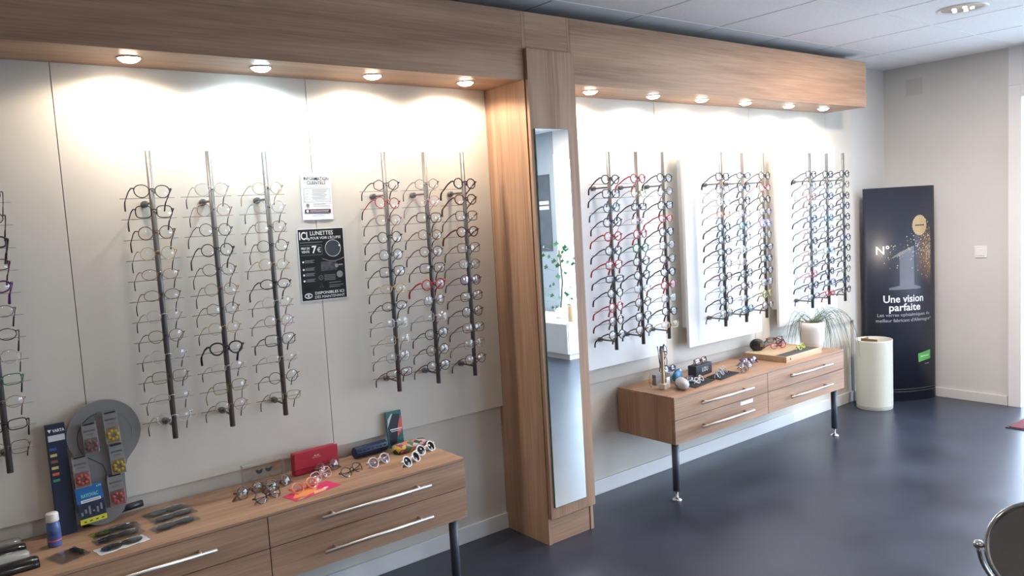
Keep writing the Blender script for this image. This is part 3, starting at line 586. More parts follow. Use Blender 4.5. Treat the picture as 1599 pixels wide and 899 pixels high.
bag('small polybag with a black cord, below the blue spray', 0.322, -0.265, 0.092, 0.098, 0.35, items='cord', seed=5)
bag('bagged dark clip-on lenses, left pile, nearest the grey stand', 0.478, -0.145, 0.150, 0.062, 0.14, seed=2)
bag('bagged dark clip-on lenses, left pile, middle one', 0.475, -0.215, 0.150, 0.064, 0.12, seed=3)
bag('white-backed bag of clip-on lenses, left pile, nearest cabinet front', 0.468, -0.300, 0.152, 0.068, 0.16, white=True, seed=4)
bag('bag of pale grey clip-on lenses, right pile, furthest back', 0.655, -0.085, 0.150, 0.062, 0.16, seed=6, col='clip_pale')
bag('bagged dark clip-on lenses, right pile, middle one', 0.662, -0.160, 0.150, 0.062, 0.14, seed=7)
bag('bagged dark clip-on lenses, right pile, nearest cabinet front', 0.645, -0.245, 0.152, 0.066, 0.16, seed=8)
# ------------------------------------------------------------------ left cabinet: acrylic sign, cases, glasses
t = thing('acrylic_sign', 'clear acrylic block sign with two black half-moons, left of red case', 'sign', (1.018, -0.070, N0), 0.0)
MB().box(-0.080, 0.080, -0.012, 0.012, 0, 0.092).build('acrylic_block', M_acry, t, bevel=0.002)
MB().tube([(-0.0795, -0.0122, 0.0005), (0.0795, -0.0122, 0.0005), (0.0795, -0.0122, 0.0915), (-0.0795, -0.0122, 0.0915)], 0.0011, 5, closed=True).tube([(-0.0795, 0.0122, 0.0005), (0.0795, 0.0122, 0.0005), (0.0795, 0.0122, 0.0915), (-0.0795, 0.0122, 0.0915)], 0.0008, 5, closed=True).box(-0.0802, -0.0795, -0.012, 0.012, 0, 0.091).build('polished_edge', principled('acrylic_edge', (0.55, 0.55, 0.52), 0.2), t)
for x in (-0.018, 0.018):
    sheet([(x+0.014*math.cos(math.pi+math.pi*k/12), 0.066+0.016*math.sin(math.pi+math.pi*k/12)) for k in range(13)]+[(x+0.008*math.cos(-math.pi*k/8), 0.0685+0.005*math.sin(-math.pi*k/8)) for k in range(9)], -0.0130, M_ink, t, 'half_moon')
lettering('CAROLINE  ABRAM', 0.017, 0, 0.035, -0.0130, principled('etched', (0.30, 0.26, 0.22), 0.6), t, width=0.125)
t = thing('red_case', 'red leather flap glasses case standing behind the glasses', 'glasses case', (1.232, -0.068, N0), rot=(0, 0, math.radians(1)))
M_red = principled('red_leather', (0.40, 0.015, 0.035), 0.42, bump=0.1, scale=180)
MB().prism([(-0.094, 0), (0.094, 0), (0.092, 0.090), (-0.092, 0.090)], -0.010, 0.024).build('case_body', M_red, t, bevel=0.005)
MB().prism([(-0.0955, 0.024), (0.0955, 0.024), (0.094, 0.0935), (-0.094, 0.0935)], -0.017, -0.0105).build('flap', M_red, t, bevel=0.003)
M_foil = principled('silver_foil', (0.75, 0.62, 0.60), 0.3, metal=0.6)
for x in (-0.006, 0.006): sheet([(x+0.005*math.cos(math.pi*k/8), 0.066+0.0045*math.sin(math.pi*k/8)) for k in range(9)], -0.0176, M_foil, t, 'half_moon')
lettering('CAROLINE ABRAM', 0.0055, 0, 0.061, -0.0176, M_foil, t, width=0.036)
zt = N0+0.0215
def table_glasses(label, kind, th, col, x, y, rz, rx=-0.45, lens=None, z=0.0, cat='eyeglasses'):
    # front leans back, lower rims on the wood, temples folded behind
    return glasses(label, kind, th, col, (x, y, N0+0.0205*math.cos(rx)+0.0028+z), (rx, 0, rz), lens=lens, folded=True, cat=cat, name='sunglasses' if cat == 'sunglasses' else 'eyeglasses')
table_glasses('dark round glasses at left end of the row by the acrylic sign', 'round', 'thick', 'brown', 0.935, -0.165, 0.32, -0.25)
table_glasses('thin dark glasses left of the printed card, nearest the cabinet front', 'panto', 'slim', 'dark', 0.968, -0.255, 0.42, -0.55)
table_glasses('dark round glasses lying directly in front of the acrylic sign', 'round', 'thick', 'brown', 1.045, -0.160, 0.30, -0.35)
table_glasses('coral glasses lying on the pink and orange card', 'round', 'thick', 'coral', 1.105, -0.262, 0.30, -0.75, z=0.004)
table_glasses('pink square glasses between red case and printed card', 'square', 'slim', 'pink', 1.205, -0.190, 0.50, -0.5)
table_glasses('dark glasses propped against the front of the red case', 'round', 'slim', 'brown', 1.262, -0.125, 0.24, -0.3)
table_glasses('black round glasses lying alone at right of the printed card', 'panto', 'slim', 'black', 1.322, -0.215, 0.42, -0.75)
t = thing('printed_card', 'flat pink and orange printed card under the coral glasses', 'card', (1.120, -0.285, N0), 0.22)
MB().box(-0.10, 0.10, -0.045, 0.045, 0.0005, 0.0016).build('card', principled('card_pink', (0.62, 0.03, 0.12), 0.5), t)
def flat(poly, z, m, nm): mb = MB(); mb.add([(a, b, z) for a, b in poly], [tuple(range(len(poly)))]); mb.build(nm, m, t)
flat([(-0.09, -0.01), (-0.05, 0.035), (0.0, 0.04), (0.03, 0.01), (0.0, -0.02), (-0.05, -0.03)], 0.0019, principled('card_orange', (0.75, 0.28, 0.08), 0.5), 'printed_patch')
flat([(-0.02, -0.040), (0.03, -0.042), (0.05, -0.02), (0.0, -0.012)], 0.0020, principled('card_peach', (0.80, 0.42, 0.22), 0.5), 'printed_patch')
flat([(0.03, -0.02), (0.045, -0.012), (0.06, -0.02), (0.045, -0.028)], 0.0022, M_paper, 'printed_patch')
flat([(-0.095, -0.042), (-0.075, -0.030), (-0.055, -0.038), (-0.075, -0.044)], 0.0021, principled('card_green', (0.40, 0.45, 0.12), 0.5), 'printed_patch')
t = thing('navy_case', 'small navy case with a row of cut-out hearts', 'glasses case', (1.490, -0.045, N0), 0.06)
M_ncase = principled('navy_soft', (0.012, 0.025, 0.075), 0.45)
mb = MB(); mb.tube([(-0.078, 0, 0.026), (-0.076, 0, 0.026), (0.076, 0, 0.026), (0.078, 0, 0.026)], [0.018, 0.0245, 0.0245, 0.018], 8); mb.build('case_body', M_ncase, t, True, bevel=0.001)
for k in range(7):
    x = -0.060+0.020*k; s_ = 0.0048
    mb = MB(); pts = [(16*math.sin(a)**3/16*s_, (13*math.cos(a)-5*math.cos(2*a)-2*math.cos(3*a)-math.cos(4*a))/16*s_) for a in [2*math.pi*i/16 for i in range(16)]]
    mb.add([(x+a, -0.0249, 0.0345+b) if True else None for a, b in pts], [tuple(range(16))]); mb.build('heart_cutout', M_black, t)
t = thing('geometric_card', 'teal, navy and coral card standing upright behind the floral case', 'card', (1.625, -0.030, N0), rot=(math.radians(-5), 0, 0))
MB().box(-0.039, 0.039, -0.003, 0.003, 0, 0.158).build('card', principled('card_teal', (0.02, 0.13, 0.12), 0.45), t, bevel=0.002)
def gp(poly, m, k): sheet(poly, -0.0034-0.0003*k, m, t, 'printed_shape')
gp([(-0.033, 0.090), (-0.010, 0.146), (0.030, 0.140), (0.012, 0.075), (0.004, 0.020), (-0.028, 0.010), (-0.030, 0.06)], principled('geo_navy', (0.006, 0.008, 0.022), 0.4), 1)
gp([(-0.036, 0.085), (-0.030, 0.125), (-0.012, 0.147), (-0.004, 0.147), (-0.020, 0.118)], principled('geo_pale', (0.55, 0.62, 0.60), 0.4), 2)
gp([(0.034, 0.136), (0.038, 0.075), (0.010, 0.040), (0.014, 0.085), (0.026, 0.120)], principled('geo_coral', (0.72, 0.11, 0.07), 0.4), 2)
strips([(-0.024, 0.034, 0.076, 0.081), (-0.020, 0.026, 0.069, 0.0715)], -0.0042, M_inkw, t)
t = thing('floral_case', 'patchwork floral glasses case at right end of the left cabinet', 'glasses case', (1.640, -0.118, N0), 0.10)
mb = MB(); prof = []
mb.lathe([(0.012, -0.080), (0.026, -0.072), (0.030, -0.04), (0.030, 0.04), (0.026, 0.072), (0.012, 0.080)], (0, 0, 0), 20, 'x')
mb.v = [(x, y*1.15, max(z+0.019, 0.0) if z < 0 else z*0.72+0.019) for x, y, z in mb.v]
mf = bpy.data.materials.new('floral_cloth'); mf.use_nodes = True; nt = mf.node_tree; b_ = nt.nodes['Principled BSDF']; b_.inputs['Roughness'].default_value = 0.7
tc = nt.nodes.new('ShaderNodeTexCoord'); vo = nt.nodes.new('ShaderNodeTexVoronoi'); vo.inputs['Scale'].default_value = 48; rp = nt.nodes.new('ShaderNodeValToRGB'); rp.color_ramp.interpolation = 'CONSTANT'
sp_ = nt.nodes.new('ShaderNodeSeparateColor')
nt.links.new(tc.outputs['Object'], vo.inputs['Vector']); nt.links.new(vo.outputs['Color'], sp_.inputs[0]); nt.links.new(sp_.outputs[0], rp.inputs[0]); nt.links.new(rp.outputs[0], b_.inputs['Base Color'])
els = rp.color_ramp.elements; els[0].color = (0.03, 0.05, 0.03, 1); els[1].position = 0.22; els[1].color = (0.55, 0.18, 0.18, 1)
for p_, c_ in ((0.38, (0.60, 0.40, 0.05)), (0.52, (0.06, 0.16, 0.08)), (0.66, (0.50, 0.42, 0.38)), (0.80, (0.35, 0.04, 0.08)), (0.90, (0.45, 0.30, 0.28))):
    e = els.new(p_); e.color = (*c_, 1)
mb.build('case_shell', mf, t, True)
MB().box(-0.070, 0.070, -0.0345, 0.0345, 0.0185, 0.0200).build('zip_seam', M_black, t)
table_glasses('pale lilac clear-framed glasses in front of the navy case', 'panto', 'thick', 'clear', 1.452, -0.200, 0.34, -0.6, lens=M_tintp)
table_glasses('white sunglasses nearest the front edge of the left cabinet', 'round', 'thick', 'white', 1.552, -0.290, 0.48, -0.55, lens=M_sun, cat='sunglasses')
table_glasses('white sunglasses lying against the floral case', 'round', 'thick', 'white', 1.672, -0.205, 0.34, -0.55, lens=M_sun, cat='sunglasses')
# ------------------------------------------------------------------ right cabinet objects
t = thing('glasses_tree', 'wooden post with white base hung with dark glasses', 'glasses stand', (3.165, -0.215, N0), 0.2)
MB().box(-0.020, 0.020, -0.020, 0.020, 0, 0.030).build('base_block', principled('cream_block', (0.70, 0.68, 0.60), 0.5), t, bevel=0.002)
MB().box(-0.007, 0.007, -0.007, 0.007, 0.030, 0.210).build('post', wood_pale, t, bevel=0.001)
MB().tube([(0, -0.03, 0.205), (0.0, 0.0, 0.205), (0.10, 0.05, 0.212)], 0.004, 8).build('peg_arm', M_steel, t, True)
def hung(label, x, y, z, rot, kd, th, co): glasses(label, kd, th, co, (x, y, z), rot, folded=True)
hung('black glasses hanging from the wooden post, nearest the post', 3.195, -0.195, N0+0.160, (0.2, math.radians(86), 0.5), 'oval', 'slim', 'black')
hung('dark glasses hanging from the wooden post, in the middle', 3.225, -0.180, N0+0.155, (0.0, math.radians(92), 0.8), 'panto', 'slim', 'purple')
hung('dark glasses hanging from the wooden post, furthest along the arm', 3.255, -0.165, N0+0.162, (-0.1, math.radians(84), 1.0), 'square', 'slim', 'navy')
t = thing('white_box', 'open white cardboard box behind the blue pouch', 'box', (3.36, -0.10, N0), 0.1)
MB().box(-0.055, 0.055, -0.035, 0.035, 0, 0.003).box(-0.055, 0.055, -0.035, -0.032, 0, 0.055).box(-0.055, 0.055, 0.032, 0.035, 0, 0.055).box(-0.055, -0.052, -0.032, 0.032, 0, 0.055).box(0.052, 0.055, -0.032, 0.032, 0, 0.055).build('box_walls', M_paper, t)
glasses('dark glasses sticking out of the open white box', 'round', 'thick', 'navy', (3.36, -0.102, N0+0.066), (-0.3, 0.1, 0.1), folded=True)
t = thing('grey_box', 'small grey card box leaning behind the wooden post', 'box', (3.235, -0.115, N0), 0.05)
MB().box(-0.035, 0.035, -0.015, 0.015, 0, 0.058).build('box_body', principled('grey_card', (0.24, 0.25, 0.27), 0.6), t, bevel=0.001)
MB().box(-0.0352, 0.0352, -0.0155, 0.0155, 0.045, 0.046).build('lid_line', M_black, t)
t = thing('white_display_card', 'small white folded card right of the post base', 'card', (3.205, -0.215, N0), 0.15)
MB().prism([(-0.016, 0), (0.016, 0), (0.016, 0.058), (-0.016, 0.058)], -0.001, 0.001).build('card_front', M_paper, t); MB().box(-0.016, 0.016, 0.002, 0.022, 0, 0.001).build('card_foot', M_paper, t)
t = thing('gold_frame_piece', 'small tortoiseshell pair of glasses standing left of the post', 'eyeglasses', (3.150, -0.150, N0+0.045), rot=(0, math.radians(90), 0.6)); 
for nm, me, ma in [('frame_front', glass_meshes('oval', 'slim')[0], cmat('gold')), ('lens', glass_meshes('oval', 'slim')[1], M_lens), ('lens', glass_meshes('oval', 'slim')[2], M_lens), ('temple', glass_meshes('oval', 'slim')[7], cmat('gold')), ('temple', glass_meshes('oval', 'slim')[9], cmat('gold'))]:
    o = bpy.data.objects.new(nm, me); COL.objects.link(o); o.parent = t; o.material_slots[0].link = 'OBJECT'; o.material_slots[0].material = ma
t.name = 'eyeglasses'; t['label'] = 'small gold glasses standing on end left of the wooden post'; t.scale = (0.62, 0.62, 0.62); t.location.z = N0+0.043
t = thing('blue_pouch', 'rounded blue pouch leaning on the white box', 'pouch', (3.335, -0.170, N0), rot=(0, 0, 0.3))
mb = MB(); mb.lathe([(0.001, -0.017), (0.030, -0.014), (0.037, -0.004), (0.037, 0.004), (0.030, 0.014), (0.001, 0.017)], (0, 0, 0.034), 22, 'y'); mb.v = [(x*1.25, y, max(z, 0.0)) for x, y, z in mb.v]
mb.build('pouch_body', principled('pouch_blue', (0.02, 0.17, 0.36), 0.45), t, True); MB().box(-0.030, 0.030, -0.003, 0.003, 0.066, 0.0715).build('pouch_seam', M_navy, t)
t = thing('grey_shell_case', 'pale grey egg-shaped case nearest the cabinet front corner', 'glasses case', (3.235, -0.285, N0), 0.9)
mb = MB(); mb.lathe([(0.001, -0.072), (0.017, -0.066), (0.029, -0.040), (0.033, 0.0), (0.028, 0.040), (0.015, 0.062), (0.001, 0.068)], (0, 0, 0), 20, 'x'); mb.v = [(x, y*1.05, max(z*0.95+0.028, 0.0)) for x, y, z in mb.v]
mb.build('case_shell', principled('shell_grey', (0.52, 0.52, 0.55), 0.4), t, True); MB().tube([(0.064*math.cos(a)*0.98, 0.0335*math.sin(a), 0.020) for a in [2*math.pi*k/28 for k in range(28)]], 0.0022, 6, closed=True).build('case_zip', M_black, t, True)
MB().tube([(-0.02, -0.020, 0.052), (0.0, -0.024, 0.053), (0.02, -0.020, 0.052), (0.01, -0.012, 0.056), (-0.01, -0.012, 0.056)], 0.0014, 5, closed=True).build('emblem', M_ink, t)
t = thing('black_cloth', 'black cloth mat with pale glasses, right of the grey case', 'cloth', (3.385, -0.265, N0), 0.22)
M_cloth = principled('black_cloth', (0.012, 0.012, 0.016), 0.85, bump=0.1, scale=200)
MB().plate([(-0.12, -0.05), (0.10, -0.06), (0.13, 0.05), (-0.09, 0.055)], 0.0005, 0.004).build('cloth', M_cloth, t, bevel=0.001)
MB().tube([(-0.12, -0.05, 0.003), (0.10, -0.06, 0.003), (0.13, 0.05, 0.003), (-0.09, 0.055, 0.003)], 0.0012, 4, closed=True).build('hem', M_black, t)
t = thing('black_cloth', 'black cloth mat with round glasses, in front of the LOU case', 'cloth', (3.620, -0.255, N0), 0.22)
MB().plate([(-0.12, -0.05), (0.10, -0.06), (0.13, 0.05), (-0.09, 0.055)], 0.0005, 0.004).build('cloth', M_cloth, t, bevel=0.001)
MB().tube([(-0.12, -0.05, 0.003), (0.10, -0.06, 0.003), (0.13, 0.05, 0.003), (-0.09, 0.055, 0.003)], 0.0012, 4, closed=True).build('hem', M_black, t)
table_glasses('white glasses on the black cloth mat beside the grey case', 'oval', 'slim', 'white', 3.405, -0.270, 0.35, -0.7, z=0.004)
table_glasses('navy rectangular glasses behind the grey egg-shaped case', 'rectangular', 'thick', 'navy', 3.335, -0.232, -0.15, -0.5, z=0.004)
table_glasses('grey round glasses on the cloth in front of LOU case', 'round', 'thick', 'grey', 3.585, -0.270, 0.40, -0.5, z=0.004)
table_glasses('clear glasses on the cloth at right of LOU case', 'panto', 'slim', 'clear', 3.665, -0.235, 0.35, -0.6, z=0.004)
t = thing('lou_case', 'black box case with white LOU lettering', 'glasses case', (3.570, -0.140, N0), 0.12)
MB().box(-0.085, 0.085, -0.028, 0.028, 0, 0.064).build('case_body', principled('case_black', (0.014, 0.017, 0.024), 0.5), t, bevel=0.003)
MB().box(-0.0855, 0.0855, -0.0285, 0.0285, 0.050, 0.0506).build('lid_line', M_black, t)
lettering('LOU', 0.036, 0.008, 0.034, -0.0289, M_inkw, t, width=0.062)
glasses('brown rectangular glasses lying on top of the LOU case', 'rectangular', 'thick', 'tortoiseshell', (3.570, -0.155, N0+0.0855), (-0.25, 0, 0.12), folded=True)
table_glasses('dark rectangular glasses left of the violet-lensed pair', 'rectangular', 'slim', 'bronze', 3.785, -0.300, 0.40, -0.6)
table_glasses('silver-grey glasses in the middle of the right cabinet top', 'panto', 'slim', 'gunmetal', 3.870, -0.240, -0.10, -0.5)
table_glasses('large violet-lensed glasses right of the cloth mats', 'panto', 'thick', 'purple', 3.985, -0.185, -0.30, -0.2, lens=M_tintp)
t = thing('wooden_tray', 'shallow pale wooden tray box with dark insert, by the pot', 'tray', (4.325, -0.190, N0), 0.03)
MB().box(-0.205, 0.205, -0.150, 0.145, 0, 0.004).build('tray_base', wood_pale, t)
for a in ((-0.205, 0.205, -0.150, -0.142), (-0.205, 0.205, 0.137, 0.145), (-0.205, -0.197, -0.142, 0.137), (0.197, 0.205, -0.142, 0.137)):
    MB().box(*a, 0.0042, 0.036).build('tray_side', wood_pale, t, bevel=0.0008)
MB().box(-0.196, 0.196, -0.050, 0.136, 0.0042, 0.033).build('insert_board', wood_pale, t, bevel=0.001)
MB().box(-0.196, 0.196, -0.141, -0.052, 0.0042, 0.031).build('felt_insert', principled('grey_felt', (0.07, 0.07, 0.075), 0.9), t, bevel=0.001)
MB().lathe([(0.007, -0.1503), (0.007, -0.1500)], (-0.16, 0, 0.018), 12, 'y').build('finger_hole', M_black, t)
ztray = N0+0.034
t = thing('black_round_case', 'black oval case with gold emblem on the tray\'s left end', 'glasses case', (4.225, -0.075, ztray+0.0001), rot=(0, 0, -0.75))
mb = MB(); mb.lathe([(0.001, -0.024), (0.045, -0.022), (0.062, -0.010), (0.062, 0.010), (0.045, 0.022), (0.001, 0.024)], (0, 0, 0.036), 24, 'y'); mb.v = [(x*0.74, y*0.9, max((z-0.036)*0.64+0.036, 0.0)) for x, y, z in mb.v]
mb.build('case_shell', principled('case_blk2', (0.012, 0.012, 0.014), 0.4), t, True)
M_goldp = principled('gold_print', (0.60, 0.45, 0.15), 0.3, metal=0.6)
strips([(0.014, 0.034, 0.028, 0.032), (0.014, 0.034, 0.036, 0.040), (0.014, 0.034, 0.044, 0.048)], -0.0218, M_goldp, t, 'emblem')
glasses('red and tortoiseshell glasses standing on the tray', 'cat-eye', 'thick', 'red', (4.350, -0.150, ztray+0.022), (-0.1, 0, -0.3), folded=False)
glasses('brown tortoiseshell glasses standing behind the red pair on the tray', 'rectangular', 'thick', 'tortoiseshell', (4.365, -0.115, ztray+0.055), (0.1, 0, -0.3), folded=True)
glasses('black glasses at the back of the tray, left of the pot', 'rectangular', 'thick', 'black', (4.480, -0.085, ztray+0.020), (-0.5, 0, 0.2), folded=True)
glasses('yellow-green glasses on the dark insert of the tray', 'rectangular', 'thick', 'yellow-green', (4.430, -0.262, ztray+0.017), (-0.5, 0, 0.25), folded=True)
# pot of grass
PX, PY = 4.625, -0.215
t = thing('grass_pot', 'white tapered pot of long drooping grass at right cabinet end', 'potted plant', (PX, PY, N0))
MB().lathe([(0.052, 0), (0.060, 0.004), (0.072, 0.05), (0.079, 0.10), (0.080, 0.14), (0.075, 0.178), (0.070, 0.178), (0.074, 0.14), (0.073, 0.10)], (0, 0, 0), 32, cap=False).build('pot', principled('pot_white', (0.72, 0.70, 0.70), 0.35), t, True)
MB().lathe([(0.001, 0.163), (0.0735, 0.160)], (0, 0, 0), 24).build('soil', principled('soil', (0.05, 0.03, 0.02), 0.95, bump=0.5, scale=60), t, True)
rnd = random.Random(3)
gm = [principled('blade_%d' % i, c, 0.5) for i, c in enumerate([(0.10, 0.16, 0.06), (0.06, 0.10, 0.07), (0.16, 0.26, 0.07), (0.12, 0.13, 0.10)])]
for i in range(64):
    right = rnd.random() < 0.62
    ang = rnd.gauss(-0.30, 0.32) if right else rnd.gauss(2.35, 0.38)
    rise = rnd.uniform(0.03, 0.11) if right else rnd.uniform(0.02, 0.10); reach = rnd.uniform(0.10, 0.34) if right else rnd.uniform(0.08, 0.17)
    drop = rnd.uniform(0.02, 0.40)*(1 if right and reach > 0.10 else 0.55)
    if not right or reach < 0.12: drop = min(drop, 0.17+rise*0.2)
    dx, dy = math.cos(ang), math.sin(ang)
    s0 = (rnd.gauss(0, 0.02), rnd.gauss(0, 0.02), 0.16)
    pts = [s0]
    for k in range(1, 9):
        u = k/8; rr = reach*(1-(1-u)**1.8); zz = 0.16+rise*math.sin(min(u*2.2, 1)*math.pi*0.5)*1.0-(drop+rise)*max(0, u-0.35)**1.5*1.9
        px, py, pz = s0[0]+dx*rr, s0[1]+dy*rr, zz
        py = min(py, 0.19)
        if PX+px < 4.715: pz = max(pz, 0.043 if PX+px < 4.54 else 0.004)
        pts.append((px, py, max(pz, -0.22)))
    w_ = rnd.uniform(0.0007, 0.0014)
    MB().tube(pts, [w_*1.3]+[w_]*6+[w_*0.6, w_*0.3], 4).build('grass_blade', gm[i % 4], t, True)
# ------------------------------------------------------------------ far corner: banner, bin, switch, mat
BL, BR = Vector((5.607, -0.055)), Vector((6.028, -0.375)); bc = (BL+BR)/2; bd = (BR-BL); bw = bd.length; bd.normalize(); bnm = Vector((-abs(bd.y), -abs(bd.x)))
bang = math.atan2(bd.y, bd.x); HB = 1.585
t = thing('curved_banner', 'tall dark curved banner reading Une vision parfaite in the corner', 'banner', (bc.x, bc.y, 0), bang)
sag = 0.075; Rb = (bw*bw/4+sag*sag)/(2*sag)
def bpt(x, z, off=0.0):
    a = x/(Rb); a = max(-1.4, min(1.4, a)); r_ = Rb+off
    return (r_*math.sin(a), -(r_*math.cos(a)-(Rb-sag)), z)
AL = math.asin(bw/2/Rb)*Rb
M_ban = principled('banner_dark', (0.026, 0.030, 0.048), 0.36, spec=0.5)
n = 24; vs = []; fs = []
for i in range(n+1):
    x = -AL+2*AL*i/n
    for z in (0.0, HB): vs.append(bpt(x, z)); 
    for z in (0.0, HB): vs.append(bpt(x, z, -0.003))
for i in range(n):
    a = 4*i; b2 = 4*(i+1); fs += [(a, b2, b2+1, a+1), (a+2, a+3, b2+3, b2+2), (a+1, b2+1, b2+3, a+3), (a, a+2, b2+2, b2)]
fs += [(0, 1, 3, 2), (4*n, 4*n+2, 4*n+3, 4*n+1)]
MB().add(vs, fs).build('banner_sheet', M_ban, t, True)
mb = MB()
for z in (0.072, 0.090): mb.tube([bpt(-AL*0.98+2*AL*0.98*i/n, z, 0.0015) for i in range(n+1)], 0.0015, 5)
mb.build('base_line', M_steel, t)
f1 = lambda o_: (lambda a, b: bpt(a, b, o_))
lettering('N°', 0.085, -0.150, 1.125, 0, M_inkw, t, fn=f1(0.0012), bold=0.02)
m1 = principled('one_grey', (0.16, 0.175, 0.215), 0.4, noise=0.25, scale=4)
def clipx(poly, a, keep):
    out = []
    for i in range(len(poly)):
        p_, q_ = poly[i], poly[(i+1) % len(poly)]; ip, iq = keep*(p_[0]-a) >= 0, keep*(q_[0]-a) >= 0
        if ip: out.append(p_)
        if ip != iq: u = (a-p_[0])/(q_[0]-p_[0]); out.append((a, p_[1]+u*(q_[1]-p_[1])))
    return out
def fine(poly, m, nm, off):
    mb = MB(); x0, x1 = min(p_[0] for p_ in poly), max(p_[0] for p_ in poly); n = max(1, int((x1-x0)/0.012)+1); d = (x1-x0)/n
    for i in range(n):
        q = clipx(clipx(poly, x0+i*d, 1), x0+(i+1)*d, -1)
        if len(q) > 2: mb.add([bpt(a, b, off) for a, b in q], [tuple(range(len(q)))])
    return mb.build(nm, m, t)
fine([(-0.035, 0.865), (0.040, 0.865), (0.040, 0.94), (0.040, 1.01), (0.040, 1.08), (0.040, 1.14), (-0.035, 1.11), (-0.035, 1.04), (-0.035, 0.96)], m1, 'figure_one', 0.0013)
fine([(0.0401, 0.865), (0.075, 0.865), (0.075, 0.94), (0.075, 1.03), (0.075, 1.153), (0.0401, 1.141), (0.0401, 1.0)], m1, 'figure_one', 0.0013)
fine([(-0.035, 1.11), (0.04, 1.141), (0.075, 1.153), (0.02, 1.112), (-0.035, 1.085), (-0.10, 1.065)], M_inkg, 'figure_one', 0.0017)
for a, b in ((-0.11, -0.035), (0.076, 0.13)):
    fine([(a, 0.835), (b, 0.835), (b, 0.865), (a, 0.850)] if a < 0 else [(a, 0.835), (b, 0.835), (b, 0.850), (a, 0.865)], m1, 'figure_one', 0.0013)
fine([(-0.035, 0.835), (0.02, 0.835), (0.076, 0.835), (0.076, 0.865), (-0.035, 0.865)], m1, 'figure_one', 0.0012)
lettering('Une vision', 0.076, 0.0, 0.765, 0, M_inkw, t, fn=f1(0.0012), bold=0.02, width=0.300); lettering('parfaite', 0.076, 0.005, 0.702, 0, M_inkw, t, fn=f1(0.0012), bold=0.02, width=0.235)
M_btxt = principled('ink_pale', (0.50, 0.52, 0.56), 0.5)
lettering('Les verres ophtalmiques du', 0.034, 0.008, 0.648, 0, M_btxt, t, fn=f1(0.0012), width=0.400); lettering("meilleur fabricant d'Allemagne*", 0.034, 0.010, 0.607, 0, M_btxt, t, fn=f1(0.0012), width=0.425)
gs = [(0.125+(0.060+0.004*(k % 2))*math.cos(2*math.pi*k/48), 1.300+(0.072+0.005*(k % 2))*math.sin(2*math.pi*k/48)) for k in range(48)]
fine(gs, principled('seal_gold', (0.50, 0.37, 0.19), 0.4, noise=0.1, scale=20), 'gold_seal', 0.0014); fine([(0.085, 1.296), (0.165, 1.296), (0.165, 1.304), (0.085, 1.304)], M_ink, 'small_print', 0.0019)
gp_ = [(0.100, 0.350), (0.155, 0.361), (0.215, 0.372), (0.215, 0.306), (0.155, 0.295), (0.104, 0.286)]
fine(gp_, principled('banner_green', (0.10, 0.42, 0.10), 0.4), 'green_patch', 0.0014); fine([(0.122, 0.322), (0.198, 0.327), (0.198, 0.338), (0.122, 0.333)], principled('pale_green', (0.40, 0.70, 0.38), 0.5), 'small_print', 0.0019); fine([(0.160, 0.268), (0.200, 0.268), (0.200, 0.273), (0.160, 0.273)], M_inkg, 'small_print', 0.0014)
rnd = random.Random(11); mg = MB(); mo = MB()
for k in range(230):
    x = min(0.228, 0.225-abs(rnd.gauss(0, 0.055))) if k < 150 else rnd.uniform(-0.17, 0.2); z = rnd.gauss(1.13, 0.09) if k < 150 else 1.05+0.35*(x+0.17)+rnd.gauss(0, 0.05)
    r_ = rnd.uniform(0.0015, 0.0050); mg.add([bpt(x+r_*math.cos(a), z+r_*math.sin(a), 0.0022) for a in (0, 1.05, 2.1, 3.14, 4.2, 5.25)], [(0, 1, 2, 3, 4, 5)])
o = mg.build('glitter', principled('glitter', (0.60, 0.55, 0.42), 0.4), t); o['kind'] = 'stuff'
mbz = bpy.data.materials.new('bronze_glow'); mbz.use_nodes = True; nt = mbz.node_tree; b_ = nt.nodes['Principled BSDF']; b_.inputs['Roughness'].default_value = 0.3
tc = nt.nodes.new('ShaderNodeTexCoord'); gr = nt.nodes.new('ShaderNodeTexGradient'); gr.gradient_type = 'SPHERICAL'; mp = nt.nodes.new('ShaderNodeMapping'); mp.inputs['Location'].default_value = (-0.22/0.14, 0, -1.08/0.24); mp.inputs['Scale'].default_value = (1/0.14, 0.01, 1/0.24)
nz = nt.nodes.new('ShaderNodeTexNoise'); nz.inputs['Scale'].default_value = 14; mu = nt.nodes.new('ShaderNodeMath'); mu.operation = 'MULTIPLY'; rp = nt.nodes.new('ShaderNodeValToRGB')
rp.color_ramp.elements[0].color = (0.026, 0.030, 0.048, 1); rp.color_ramp.elements[1].color = (0.30, 0.17, 0.10, 1); rp.color_ramp.elements[1].position = 0.5
L = nt.links.new; L(tc.outputs['Object'], mp.inputs[0]); L(mp.outputs[0], gr.inputs[0]); L(tc.outputs['Object'], nz.inputs['Vector']); L(gr.outputs[1], mu.inputs[0]); L(nz.outputs['Fac'], mu.inputs[1]); L(mu.outputs[0], rp.inputs[0]); L(rp.outputs[0], b_.inputs['Base Color'])
vs = [bpt(0.08+0.148*i/10, 0.82+0.52*j, 0.0008) for i in range(11) for j in range(2)]; MB().add(vs, [(2*i, 2*i+2, 2*i+3, 2*i+1) for i in range(10)]).build('bronze_cloud', mbz, t, True)
t = thing('round_bin', 'tall cream cylindrical bin standing in front of the dark banner', 'bin', (5.475, -0.190, 0))
MB().lathe([(0.118, 0), (0.121, 0.004), (0.1225, 0.03), (0.124, 0.49), (0.1255, 0.500), (0.1235, 0.503), (0.1195, 0.500), (0.118, 0.03), (0.02, 0.02)], (0, 0, 0), 40, cap=False).build('bin_wall', principled('bin_cream', (0.66, 0.65, 0.56), 0.45), t, True)
